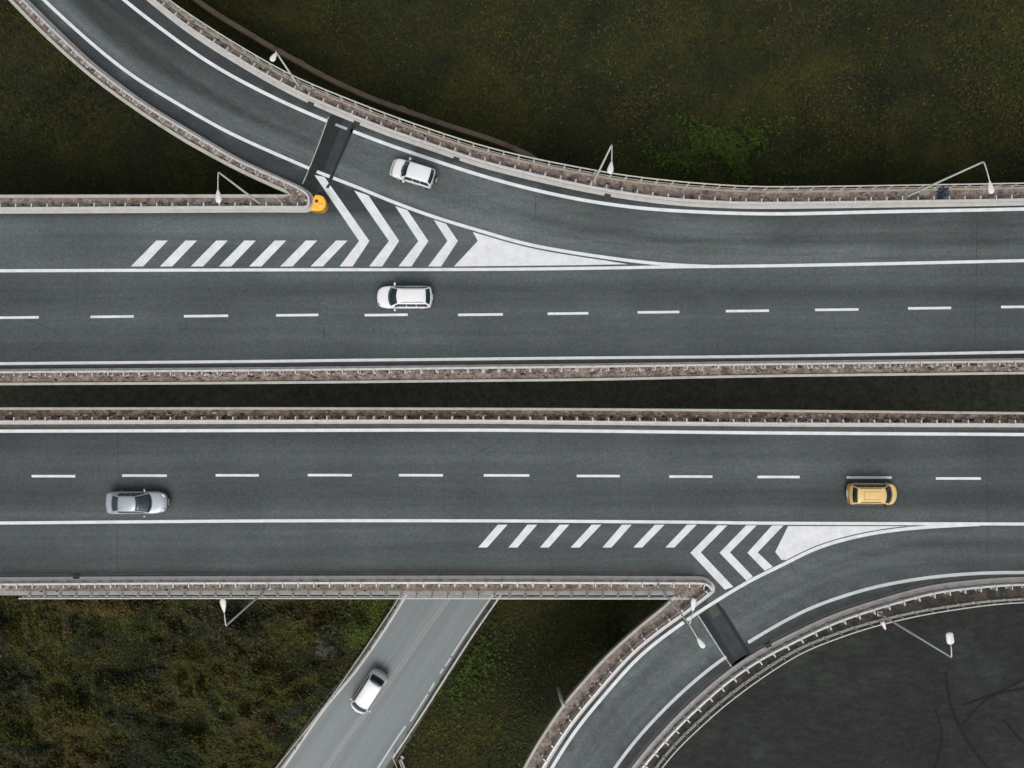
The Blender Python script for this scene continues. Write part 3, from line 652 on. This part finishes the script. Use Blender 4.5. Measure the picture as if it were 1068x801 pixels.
# ------------------------------------------------------------------ yellow crash cushion
a = P(334.3, 214.3); t = empty('crash_cushion', (a[0], a[1], 0)); tag(t, 'yellow crash cushion at the nose where the upper roads divide', 'crash cushion')
YEL = simple('cushion_yellow', (.90, .46, .045), .5, 0, .1, 4); 
out = [(-.58, -.60), (.05, -.62), (.42, -.50), (.62, -.2), (.62, .15), (.45, .48), (.12, .62), (-.2, .62), (-.36, .3), (-.42, -.1)]
m = MB(); n = len(out)
V = []; rings = [(0, 1.0), (.9, 1.0), (1.0, .93), (1.02, .8)]
for z, s_ in rings: V += [(x*s_*1.0, y*s_*1.0, z) for x, y in catmull(np.array(out+[out[0]]), .12)[:-1]]
nn = len(V)//len(rings); Fc = []
for i in range(len(rings)-1): Fc += [(i*nn+k_, i*nn+(k_+1) % nn, (i+1)*nn+(k_+1) % nn, (i+1)*nn+k_) for k_ in range(nn)]
Fc.append(tuple((len(rings)-1)*nn+k_ for k_ in range(nn))); m.add(V, Fc); m.build('shell', YEL, t)
MB().tube([(-.08, .12, 1.0), (-.08, .12, 1.035)], .13, 16).build('lifting_hole', BLACKP, t)
MB().tube([(.2, -.2, 1.0), (.2, -.2, 1.05)], [.2, .17], 16).build('cap', simple('cushion_cap', (.86, .50, .08), .5), t, True)
for z in (.3, .6): MB().tube([(x*1.015, y*1.015, z) for x, y in catmull(np.array(out), .15)], .03, 6).build('band', BLACKP, t)

# ------------------------------------------------------------------ blue crumpled bag and kerb gullies
def crumple(name, sx_, sy_, sz_, mat, seed):
    bm = bmesh.new(); bmesh.ops.create_icosphere(bm, subdivisions=4, radius=1); r_ = random.Random(seed)
    dirs = [(Vector((r_.gauss(0, 1), r_.gauss(0, 1), r_.gauss(0, 1))).normalized(), r_.uniform(2, 5), r_.uniform(0, 6)) for _ in range(10)]
    for v in bm.verts:
        n_ = v.co.normalized(); d = 1+sum(.10*math.sin(f_*3*n_.dot(k_)+p_) for k_, f_, p_ in dirs)
        v.co = Vector((n_.x*d*sx_, n_.y*d*sy_, max(0, (n_.z*d+.35)*sz_)))
    me = bpy.data.meshes.new(name); bm.to_mesh(me); bm.free(); return link(name, me, mat)
o = crumple('plastic_bag', .52, .34, .16, simple('blue_film', (.018, .030, .046), .6, 0, .5, 5), 3); a = P(982.5, 200.5); o.location = (a[0], a[1], .09); o.rotation_euler = (0, 0, .9)
tag(o, 'dark blue crumpled bag lying on the upper right walkway', 'bag')
o = crumple('dirt_clod', .16, .14, .12, simple('orange_clod', (.34, .15, .08), .8, 0, .4, 9), 5); a = P(990, 206.5); o.location = (a[0], a[1], .09)
tag(o, 'small orange lump beside the dark blue bag on the walkway', 'lump')
gul = [((327.3, 110.4), K2, 'just left of the dark patch, by the short lamp'), ((374, 130.8), K2, 'just right of the dark patch on the upper slip road'), ((476, 166.8), K2, 'above and right of the white off-roader'), ((632, 204.6), K2, 'at the foot of the folded-arm lamp'), ((79, 601.6), K5, 'on the lower left shoulder near the handrail end'), ((801, 675), K6, 'at the inner kerb just right of the lower dark patch')]
for (gx, gy), K, lab in gul:
    a = np.array(P(gx, gy)); i = np.hypot(*(K-a).T).argmin(); tg_ = tang(K)[i]; ang = math.atan2(tg_[1], tg_[0]); q = K[i]
    t = empty('drain_gully', (q[0], q[1], 0), ang); tag(t, 'small kerb drain '+lab, 'drain', 'kerb drains')
    m = MB(); m.box(-.26, .26, -.16, .16, .10, .137); m.build('opening', BLACKP, t)
    m = MB(); [m.box(x-.012, x+.012, -.15, .15, .137, .15) for x in np.linspace(-.22, .22, 7)]; m.build('grate', simple('cast_iron', (.06, .055, .05), .7), t)

# ------------------------------------------------------------------ cars
GLASS = simple('car_glass', (.012, .026, .030), .12, 0, .4, 3, .5)
CHROME = simple('chrome', (.6, .6, .6), .25, .9); REDL = simple('tail_light', (.42, .025, .02), .3); HEADL = simple('head_light', (.62, .65, .68), .15, .3)
PLATE = simple('number_plate', (.7, .7, .68), .5); RIM = simple('wheel_rim', (.35, .36, .37), .35, .7)
def interp(tab, x):
    a = np.array(tab); return float(np.interp(x, a[:, 0], a[:, 1]))
def car(name, label, loc, heading, c, paint, z=0):
    """c: L, W, H; top (x->z of bonnet, belt and tail), plan (x->half width), green house points, all in local metres, +x forward"""
    t = empty(name, (loc[0], loc[1], z+.012), heading); tag(t, label, c['cat'])
    L, W = c['L'], c['W']; zb = .27; hl = L/2
    ss = np.concatenate([[-1, -.992, -.975, -.94], np.linspace(-.88, .88, 24), [.94, .975, .992, 1]])*hl
    V = []; m = 0
    kf, kr = c.get('nose', .30), c.get('tail', .12)
    def bx(x, a): return x-kf*max(0, (x/hl-.45)/.55)**1.5*(a/(W/2))**2+kr*max(0, (-x/hl-.6)/.4)**1.5*(a/(W/2))**2
    for x in ss:
        w_ = W/2*interp(c['plan'], x/hl); zt = interp(c['top'], x/hl); lift = .10 if abs(x/hl) > .985 else 0
        half = [(.80*w_, zb+lift), (.95*w_, zb+.07+lift), (1.0*w_, zb+.25), (1.0*w_, (zb+zt)/2+.04), (.985*w_, zt-.14), (.95*w_, zt-.05), (.86*w_, zt-.01), (.5*w_, zt+.02), (0, zt+.03)]
        ring = [(0, zb+lift)]+half+[(-a, b) for a, b in half[-2::-1]]; m = len(ring)
        V += [(bx(x, a), a, b) for a, b in ring]
    Fc = [(i*m+k_, i*m+(k_+1) % m, (i+1)*m+(k_+1) % m, (i+1)*m+k_) for i in range(len(ss)-1) for k_ in range(m)]
    Fc += [tuple(range(m)), tuple((len(ss)-1)*m+k_ for k_ in range(m))]
    body = MB().add(V, Fc).build('body', paint, t, True); sb = body.modifiers.new('s', 'SUBSURF'); sb.levels = 1; sb.render_levels = 1
    # greenhouse
    g = c['gh']; xa, za = g['A']; xb, zr = g['B']; xc, zr2 = g['C']; xd, zd = g['D']; wb = g['wb']; wr0 = g['wr']; bf = g.get('bulge', .16)
    def row(x, z, hw, bx_, bz_, n_=12):
        return [Vector((x+bx_*(1-(2*j/n_-1)**2), hw*(2*j/n_-1), z+bz_*(1-(2*j/n_-1)**2))) for j in range(n_+1)]
    prof = []
    for u in np.linspace(0, 1, 6): prof.append((xa+(xb-xa)*u, za+(zr-.02-za)*u**.92, wb+(wr0-wb)*u, bf*(1-u*.45), .02+.02*u))
    for u in np.linspace(.12, .9, 6): prof.append((xb+(xc-xb)*u, zr+(zr2-zr)*u+.035*math.sin(math.pi*u), wr0, bf*.55*(1-u)-.04*u, .05))
    for u in np.linspace(0, 1, 5): prof.append((xc+(xd-xc)*u, zr2-.02+(zd-zr2+.02)*u, wr0+(wb-wr0)*u*.9, -.05-.06*u, .04-.02*u))
    rows = [row(*p_) for p_ in prof]; n_ = 12
    bm = MB(); V = [v for r_ in rows for v in r_]; Fc = [(i*13+j, i*13+j+1, (i+1)*13+j+1, (i+1)*13+j) for i in range(len(rows)-1) for j in range(n_)]
    # side skirts of the cabin
    base = len(V)
    for sgn, j in ((1, 12), (-1, 0)):
        b0 = len(V)
        for r_ in rows:
            v = r_[j]; V.append(Vector((v.x, sgn*wb*1.015, min(v.z, za)-.02)))
        Fc += [(i*13+j, (i+1)*13+j, b0+i+1, b0+i) for i in range(len(rows)-1)]
    bm.add(V, Fc); bm.build('cabin', paint, t, True)
    def patch(nm, r0, r1, j0, j1, mat, lift_=.012, ease=0.0):
        rs = rows[r0:r1+1]; V = []; 
        cols = np.linspace(j0, j1, 11)
        for r_ in rs:
            for q in cols:
                k0 = int(min(11, math.floor(q))); f_ = q-k0; V.append(r_[k0].lerp(r_[k0+1], f_))
        nr = len(rs); out = []
        for i in range(nr):
            for j in range(11):
                a_ = V[min(i+1, nr-1)*11+j]-V[max(i-1, 0)*11+j]; b_ = V[i*11+min(j+1, 10)]-V[i*11+max(j-1, 0)]
                nn_ = a_.cross(b_).normalized(); nn_ = nn_ if nn_.z > 0 else -nn_; out.append(V[i*11+j]+nn_*lift_)
        Fc = [(i*11+j, i*11+j+1, (i+1)*11+j+1, (i+1)*11+j) for i in range(nr-1) for j in range(10)]
        o = MB().add(out, Fc).build(nm, mat, t, True); so_ = o.modifiers.new('th', 'SOLIDIFY'); so_.thickness = .008; so_.offset = -1; return o
    rows_full = rows
    # windscreen and rear window inset from the pillars
    patch('windscreen', 0, 5, .55, 11.45, GLASS); patch('rear_window', 12, 15, .9, 11.1, GLASS)
    # side windows
    for sgn in (1, -1):
        y0 = sgn*(wb*1.015+.004); y1 = sgn*(wr0+.012)
        def sp(x, f_):     # point on the side, f 0 belt .. 1 roof edge
            zroof = interp([(xd, zd), (xc, zr2), (xb, zr), (xa, za)], x)
            return Vector((x, y0+(y1-y0)*f_*max(0, (zroof-za)/(zr-za)), (za+.01)+(zroof-za-.02)*f_))
        xs = [xa-.30, (xb*.35+xc*.65)+.55*(xb-xc)*.3, xc+.05*(xb-xc)] if c.get('wins', 3) == 2 else [xa-.30, xb-.30*(xb-xc), xb-.66*(xb-xc), xc-.15]
        for i in range(len(xs)-1):
            u0, u1 = xs[i]-.02, xs[i+1]+.02; V = []
            for f_ in (.05, .5, .93):
                for x in np.linspace(u0, u1, 7): V.append(sp(x, f_)+Vector((0, sgn*.012, 0)))
            Fc = [(a_*7+b_, a_*7+b_+1, (a_+1)*7+b_+1, (a_+1)*7+b_) for a_ in range(2) for b_ in range(6)]
            o = MB().add(V, Fc).build('side_window', GLASS, t, True); so_ = o.modifiers.new('th', 'SOLIDIFY'); so_.thickness = .01
        # mirror, sill, lights
        mx = xa-.28
        MB().tube([(mx, sgn*(W/2-.08), za-.02), (mx, sgn*(W/2+.02), za+.03), (mx-.02, sgn*(W/2+.07), za+.05), (mx-.03, sgn*(W/2+.20), za+.06), (mx-.03, sgn*(W/2+.24), za+.05)], [.03, .04, .09, .085, .03], 8).build('mirror', paint if c.get('mirror', 1) else BLACKP, t, True)
        wf = W/2*interp(c['plan'], .93); MB().tube([(bx(hl*.90, wf)-.06, sgn*(wf-.06), .66), (bx(hl*.95, wf)-.05, sgn*(wf-.15), .67), (bx(hl*.99, wf-.3)-.06, sgn*(wf-.32), .65)], [.06, .10, .07], 8).build('headlight', HEADL, t, True)
        zt = interp(c['top'], -.95); MB().tube([(-hl*.93, sgn*(W/2*.88), zt-.20), (-hl*.955, sgn*(W/2*.80), zt-.18), (-hl*.975, sgn*(W/2*.66), zt-.18)], [.06, .08, .05], 8).build('tail_light', REDL, t, True)
        if c.get('rails'):
            MB().tube([(xb-.25, sgn*(wr0-.07), zr+.03), (xb-.35, sgn*(wr0-.07), zr+.09), (xc+.25, sgn*(wr0-.07), zr2+.10), (xc+.15, sgn*(wr0-.07), zr2+.03)], .022, 8).build('roof_rail', c['rails'], t, True)
        for fx in (c['wf'], c['wr']):
            wc = (fx, sgn*(W/2-.11), .315); wl_ = empty('wheel', wc); wl_.parent = t
            MB().tube([(0, -sgn*.10, 0), (0, -sgn*.08, 0), (0, sgn*.10, 0), (0, sgn*.125, 0)], [.28, .315, .315, .28], 24).build('tyre', RUBBER, wl_, True)
            MB().tube([(0, sgn*.10, 0), (0, sgn*.132, 0)], [.205, .19], 20).build('rim', RIM, wl_)
    MB().box(hl-.06, hl+.012, -.42, .42, .50, .62).build('grille', BLACKP, t, False, .02)
    MB().box(hl-.02, hl+.025, -.25, .25, .36, .46).build('number_plate', PLATE, t)
    MB().box(-hl-.025, -hl+.03, -.25, .25, .45, .55).build('number_plate', PLATE, t)
    MB().box(-hl*.9, hl*.9, -W/2*.8, W/2*.8, .2, .30).build('underbody', BLACKP, t)
    # bonnet shut line and wipers
    bl = [Vector((xa+bf+.04-(1-math.cos(a_*1.1))*.25, a_*.62*W/2*1.1, interp(c['top'], (xa+bf)/hl)+.035)) for a_ in np.linspace(-1, 1, 9)]
    MB().tube(bl, .014, 6).build('wiper', BLACKP, t, True)
    return t
PL = [(-1, .72), (-.97, .86), (-.9, .95), (-.7, 1), (.6, 1), (.8, .95), (.92, .88), (.98, .78), (1, .62)]
PLB = [(-1, .82), (-.97, .92), (-.9, .98), (-.7, 1), (.7, 1), (.88, .93), (.96, .82), (1, .66)]
def paint(n, c, r=.3, metal=0): return simple(n, c, r, metal, .04, 1.5, .6)
WP = paint('paint_white', (.76, .77, .78)); WP2 = paint('paint_white_b', (.72, .73, .75)); WP3 = paint('paint_white_c', (.70, .70, .73))
SILV = paint('paint_silver', (.33, .365, .40), .35, .25); YP = paint('paint_yellow', (.72, .50, .20), .4)
def head(dx, dy): return math.atan2(-dy, dx)
# white estate on the upper carriageway, nose to the left
suv = dict(cat='car', L=4.45, W=1.80, H=1.6, plan=PL, top=[(-1, .75), (-.97, .95), (-.9, 1.02), (0, .98), (.35, .95), (.8, .82), (.95, .70), (1, .55)], gh=dict(A=(1.02, .94), B=(.42, 1.52), C=(-1.72, 1.50), D=(-2.08, 1.02), wb=.80, wr=.60, bulge=.20), rails=RAILD, wf=1.38, wr=-1.35)
car('estate_car', 'white estate car driving left along the upper carriageway below the chevrons', P(421.6, 309.8, .8), math.pi, suv, WP)
sed = dict(cat='car', L=4.85, W=1.80, H=1.43, plan=PL, top=[(-1, .75), (-.97, .93), (-.88, 1.0), (-.55, 1.0), (0, .95), (.35, .93), (.8, .80), (.95, .68), (1, .55)], gh=dict(A=(1.05, .92), B=(.12, 1.38), C=(-1.12, 1.37), D=(-1.88, .99), wb=.79, wr=.58, bulge=.22), wf=1.45, wr=-1.38, wins=3)
car('saloon_car', 'silver grey saloon car driving right at the left end of the lower carriageway', P(142.6, 524.2, .7), 0, sed, SILV)
yel = dict(cat='car', L=3.95, W=1.72, H=1.65, plan=PLB, top=[(-1, .75), (-.97, .98), (-.9, 1.02), (.3, .98), (.8, .90), (.95, .76), (1, .58)], gh=dict(A=(1.12, .98), B=(.50, 1.58), C=(-1.58, 1.58), D=(-1.80, 1.04), wb=.78, wr=.62, bulge=.26), rails=simple('roof_rail_brown', (.20, .12, .05), .6), wf=1.25, wr=-1.2, mirror=0)
yc = car('hatchback_car', 'yellow hatchback driving right at the right end of the lower carriageway', P(911, 515.4, .8), 0, yel, YP)
m = MB(); [m.box(-1.15, .1, y-.012, y+.012, 1.60, 1.668) for y in (-.3, .3)]; m.box(-1.15, -1.12, -.3, .3, 1.6, 1.668); m.box(.06, .09, -.3, .3, 1.6, 1.645)
m.build('roof_seam', simple('seam_orange', (.42, .25, .08), .5), yc)
off4 = dict(cat='car', L=3.40, W=1.58, H=1.65, plan=[(-1, .88), (-.95, .96), (-.8, 1), (.7, 1), (.9, .95), (.97, .86), (1, .78)], top=[(-1, .80), (-.97, .98), (-.9, 1.02), (.3, 1.0), (.85, .94), (.96, .84), (1, .62)], gh=dict(A=(.80, 1.0), B=(.32, 1.58), C=(-1.40, 1.60), D=(-1.62, 1.04), wb=.72, wr=.60, bulge=.08), wf=1.08, wr=-1.05, mirror=1, nose=.08, tail=.04)
oc = car('offroad_car', 'small boxy white off-roader driving up the upper slip road', P(430.9, 180.2, .8), head(-.955, -.295), off4, WP2)
m = MB().tube([(-1.76, 0, .82), (-1.94, 0, .82)], [.32, .30], 20); m.build('spare_wheel', RUBBER, oc, True); MB().tube([(-1.93, 0, .82), (-1.96, 0, .82)], .22, 18).build('spare_wheel_cover', WP2, oc)
MB().tube([(1.68, -.66, .52), (1.77, -.5, .52), (1.80, 0, .52), (1.77, .5, .52), (1.68, .66, .52)], .07, 8).build('bumper', STEELP, oc, True)
mpv = dict(cat='van', L=4.5, W=1.84, H=1.75, plan=PLB, top=[(-1, .80), (-.97, 1.0), (-.9, 1.08), (.4, 1.02), (.8, .92), (.95, .78), (1, .6)], gh=dict(A=(1.56, 1.0), B=(.98, 1.68), C=(-1.42, 1.72), D=(-1.98, 1.10), wb=.85, wr=.72, bulge=.26), wf=1.38, wr=-1.35, nose=.42)
mv = car('minivan', 'white minivan driving down the pale local road below the bridges', P(384.3, 722.2, GZ+.8), head(-.545, .84), mpv, WP3, GZ+.04)
MB().box(.32, .35, -.6, .6, 1.66, 1.745).build('roof_seam', BLACKP, mv); MB().box(-1.45, -1.38, -.45, .45, 1.70, 1.775).build('roof_seam', BLACKP, mv)

# ------------------------------------------------------------------ vegetation
def leaf_mat():
    m, nt, b = new_mat('leaves'); a = N(nt, 'ShaderNodeAttribute', attribute_name='tint'); nt.links.new(a.outputs['Color'], b.inputs['Base Color'])
    b.inputs['Roughness'].default_value = .9; b.inputs['Specular IOR Level'].default_value = .1; return m
LEAF = leaf_mat()
def vnoise(x, y, s, seed):
    r_ = np.random.default_rng(seed); n = 256; T = r_.random((n, n)); u = x/s; v = y/s; i = np.floor(u).astype(int); j = np.floor(v).astype(int)
    fu = u-i; fv = v-j; fu = fu*fu*(3-2*fu); fv = fv*fv*(3-2*fv); g = lambda a, b: T[a % n, b % n]
    return g(i, j)*(1-fu)*(1-fv)+g(i+1, j)*fu*(1-fv)+g(i, j+1)*(1-fu)*fv+g(i+1, j+1)*fu*fv
def fb(x, y, s, seed): return (vnoise(x, y, s, seed)+.5*vnoise(x, y, s/2.1, seed+1)+.25*vnoise(x, y, s/4.3, seed+2))/1.75
def leaves(name, pts, size, tint, tilt=.6, asp=.35):
    n = len(pts); a = rng.uniform(0, 2*np.pi, n); up = rng.uniform(-.2, tilt, n); L_ = size*rng.uniform(.6, 1.4, n)
    d = np.c_[np.cos(a)*np.cos(up), np.sin(a)*np.cos(up), np.sin(up)]; s = np.c_[-np.sin(a), np.cos(a), rng.uniform(-.5, .5, n)]
    w_ = (L_*asp)[:, None]; L_ = L_[:, None]; V = np.stack([pts-s*w_*.5, pts+s*w_*.5, pts+d*L_+s*w_*.18, pts+d*L_-s*w_*.18], 1).reshape(-1, 3)
    me = bpy.data.meshes.new(name); me.vertices.add(4*n); me.vertices.foreach_set('co', V.astype('f4').ravel())
    me.loops.add(4*n); me.loops.foreach_set('vertex_index', np.arange(4*n, dtype='i4')); me.polygons.add(n)
    me.polygons.foreach_set('loop_start', np.arange(0, 4*n, 4, dtype='i4')); me.update(calc_edges=True)
    at = me.attributes.new('tint', 'FLOAT_COLOR', 'FACE'); at.data.foreach_set('color', np.c_[tint, np.ones(n)].astype('f4').ravel())
    return link(name, me, LEAF)
lo_edge = np.vstack([rl, rr_[::-1]])
def scatter(n, box_px):
    a = np.array(P(*box_px[0], GZ)); b = np.array(P(*box_px[1], GZ)); return np.c_[rng.uniform(a[0], b[0], n), rng.uniform(b[1], a[1], n)]
def pxof(q, z=GZ): return q[:, 0]*F/(H-z)+NX, NY-q[:, 1]*F/(H-z)
PAL = {'dark': (.026, .031, .014), 'olive': (.066, .064, .016), 'green': (.038, .062, .018), 'rust': (.082, .056, .024), 'tan': (.11, .10, .06), 'grey': (.050, .051, .040)}
def colours(q, gains):
    x, y = q[:, 0], q[:, 1]; n = len(q); c = np.tile(np.array(PAL['dark']), (n, 1))
    for i, (k_, s, th, amt) in enumerate(gains):
        m_ = np.clip((fb(x+31*i, y-17*i, s, 100+7*i)-th)/.16, 0, 1)*amt; m_ = (rng.random(n) < m_)[:, None]
        c = np.where(m_, np.array(PAL[k_]), c)
    return c*rng.uniform(.65, 1.25, n)[:, None]
# short grass over the whole field
q = scatter(320000, ((-60, -60), (1130, 860))); px_, py_ = pxof(q)
keep = ~inside(q, lo_edge) & ~inside(q, yard_poly)
def hidden(px, py):      # far under the decks nothing grows
    pw = np.c_[px, py]; w0 = np.c_[(px-NX)*H/F, -(py-NY)*H/F]; return inside(w0, up_poly) | inside(w0, lo_poly)
keep &= ~hidden(px_, py_) & ~((py_ > 392) & (py_ < 432))
q = q[keep]; px_, py_ = pxof(q)
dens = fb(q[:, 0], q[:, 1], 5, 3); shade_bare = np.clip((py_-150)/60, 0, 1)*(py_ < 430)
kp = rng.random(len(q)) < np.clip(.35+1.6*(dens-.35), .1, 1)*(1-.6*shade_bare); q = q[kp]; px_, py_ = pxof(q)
tint = colours(q, [('olive', 4.5, .44, .7), ('green', 7, .52, .5), ('rust', 3.2, .55, .35), ('grey', 6, .55, .3), ('tan', 1.4, .45, .05)])
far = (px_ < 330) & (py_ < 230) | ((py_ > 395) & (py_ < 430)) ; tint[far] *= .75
gp = G(px_, 755, 55)*G(py_, 155, 26); sel = rng.random(len(q)) < gp*1.1; tint[sel] = np.array((.045, .082, .02))*rng.uniform(.5, 1.4, sel.sum())[:, None]
gp = (G(px_, 480, 55)*G(py_, 680, 70)); sel = rng.random(len(q)) < gp*.8; tint[sel] = np.array((.055, .085, .014))*rng.uniform(.4, 1.4, sel.sum())[:, None]
zz = GZ+.02+.25*rng.random(len(q))*dens[kp]
o = leaves('grass', np.c_[q, zz], .20, tint, 1.1, .5); tag(o, 'dark rough grass and weeds covering the ground below the bridges', 'grass', kind='stuff')
# shrubs in mounds at the lower left and the verge by the local road
q = scatter(230000, ((-40, 600), (470, 860))); px_, py_ = pxof(q); keep = ~inside(q, lo_edge) & ~hidden(px_, py_); q = q[keep]; px_, py_ = pxof(q)
Dd, _, Sg = dist(q, rl); right = px_ > np.interp(py_, [600, 860], [470, 300])
q = q[(Dd > .7) & ~((px_ > 400) & (py_ > 640))]; x, y = q[:, 0], q[:, 1]
mound = fb(x, y, 2.6, 41); m2 = fb(x, y, 1.1, 51); hgt = np.clip((mound-.33)*3.2, 0, 1.4)*(.55+.9*m2); 
Dd, _, _ = dist(q, rl); hgt *= np.clip((Dd-.5)/1.5, .1, 1)
zz = GZ+.1+hgt*1.3*rng.uniform(.75, 1.05, len(q)) ; kp = rng.random(len(q)) < np.clip(hgt*1.1+.4, .1, 1)
tint = colours(q, [('olive', 3.2, .38, .75), ('rust', 2.6, .52, .38), ('green', 3.0, .54, .3), ('tan', 1.4, .60, .12), ('grey', 2.5, .55, .25)])*1.0
px_, py_ = pxof(q); gb = G(px_, 385, 22)*G(py_, 660, 32)+G(px_, 320, 14)*G(py_, 755, 14)+G(px_, 390, 25)*G(py_, 632, 10)
sel = rng.random(len(q)) < gb*.9; tint[sel] = np.array((.075, .10, .022))*rng.uniform(.4, 1.3, sel.sum())[:, None]
rb = G(px_, 110, 50)*G(py_, 629, 6); sel = rng.random(len(q)) < rb*.8; tint[sel] = np.array((.115, .075, .03))*rng.uniform(.4, 1.3, sel.sum())[:, None]
o = leaves('undergrowth', np.c_[q, zz][kp], .23, tint[kp], .8, .45); tag(o, 'thick brown and olive undergrowth left of the pale local road', 'undergrowth', kind='stuff')
# bare grey shrub
a = P(346, 668, GZ+1.2); m = MB(); r_ = random.Random(4)
def twig(p, d, l, r0, dep):
    e = p+d*l; m.tube([p, (p+e)/2+Vector((r_.uniform(-.05, .05), r_.uniform(-.05, .05), 0)), e], [r0, r0*.85, r0*.65], 5)
    if dep:
        for _ in range(4): twig(e, (d+Vector((r_.uniform(-.9, .9), r_.uniform(-.9, .9), r_.uniform(-.2, .5)))).normalized(), l*r_.uniform(.6, .9), r0*.62, dep-1)
for _ in range(6): twig(Vector((0, 0, 0)), Vector((r_.uniform(-.7, .7), r_.uniform(-.7, .7), 1)).normalized(), .85, .05, 3)
o = m.build('bare_shrub', simple('bare_wood', (.19, .17, .15), .9, 0, .3, 4)); o.location = (a[0], a[1], GZ); tag(o, 'bare grey leafless shrub in the undergrowth near the local road', 'shrub')

# brighter green brambles
for nm_, cx, cy, sx_, sy_, n_, c_, lab in (('bramble_patch', 752, 158, 62, 26, 6500, (.050, .080, .016), 'bright green bramble patch in the dark field above the upper right walkway'), ('weed_patch', 470, 672, 34, 46, 5200, (.052, .080, .018), 'yellow green weed patch on the right bank of the pale local road')):
    px2 = np.c_[rng.normal(cx, sx_*.62, n_), rng.normal(cy, sy_*.6, n_)]; q = np.c_[(px2[:, 0]-NX)*(H-GZ)/F, -(px2[:, 1]-NY)*(H-GZ)/F]
    kp = (fb(q[:, 0], q[:, 1], 1.9, 77) > .44) & ~inside(q, np.vstack([off(rl, -1), off(rr_, .7)[::-1]])); q = q[kp]; zz = GZ+.15+rng.random(len(q))*.7*fb(q[:, 0], q[:, 1], 1.5, 90)
    tc = np.array(c_)*rng.uniform(.35, 1.35, len(q))[:, None]; o = leaves(nm_, np.c_[q, zz], .26, tc, .8, .5); tag(o, lab, 'brambles' if nm_[0] == 'b' else 'weeds', kind='stuff')
# litter, rust flakes and stones; dark ones also paint the guardrail's shadow
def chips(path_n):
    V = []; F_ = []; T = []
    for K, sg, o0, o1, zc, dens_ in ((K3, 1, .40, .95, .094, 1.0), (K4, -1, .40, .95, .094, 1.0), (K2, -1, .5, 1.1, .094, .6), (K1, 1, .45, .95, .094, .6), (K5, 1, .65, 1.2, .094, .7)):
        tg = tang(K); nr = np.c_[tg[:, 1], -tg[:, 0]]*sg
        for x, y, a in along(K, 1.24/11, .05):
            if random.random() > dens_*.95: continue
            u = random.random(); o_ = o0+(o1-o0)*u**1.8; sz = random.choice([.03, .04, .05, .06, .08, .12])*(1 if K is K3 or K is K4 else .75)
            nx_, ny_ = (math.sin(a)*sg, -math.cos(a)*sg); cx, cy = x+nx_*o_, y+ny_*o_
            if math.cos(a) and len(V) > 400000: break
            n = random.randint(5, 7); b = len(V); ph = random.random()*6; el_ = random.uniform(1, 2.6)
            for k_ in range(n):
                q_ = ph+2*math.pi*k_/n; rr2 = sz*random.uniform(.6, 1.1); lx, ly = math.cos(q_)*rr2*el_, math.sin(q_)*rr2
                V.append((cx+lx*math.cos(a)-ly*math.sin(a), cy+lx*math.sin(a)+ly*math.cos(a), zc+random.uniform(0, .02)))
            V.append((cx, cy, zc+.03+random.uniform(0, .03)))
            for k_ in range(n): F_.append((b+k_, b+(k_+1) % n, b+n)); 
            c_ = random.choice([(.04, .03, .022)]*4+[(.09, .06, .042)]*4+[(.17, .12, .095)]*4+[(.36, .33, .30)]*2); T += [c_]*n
    me = mesh('litter_rail_shade', V, F_); at = me.attributes.new('tint', 'FLOAT_COLOR', 'FACE'); at.data.foreach_set('color', np.c_[np.array(T), np.ones(len(T))].astype('f4').ravel())
    o = link('litter_rail_shade', me, LEAF); tag(o, 'litter, rust flakes and painted rail shadow along the bridge walkways', 'litter', kind='stuff')
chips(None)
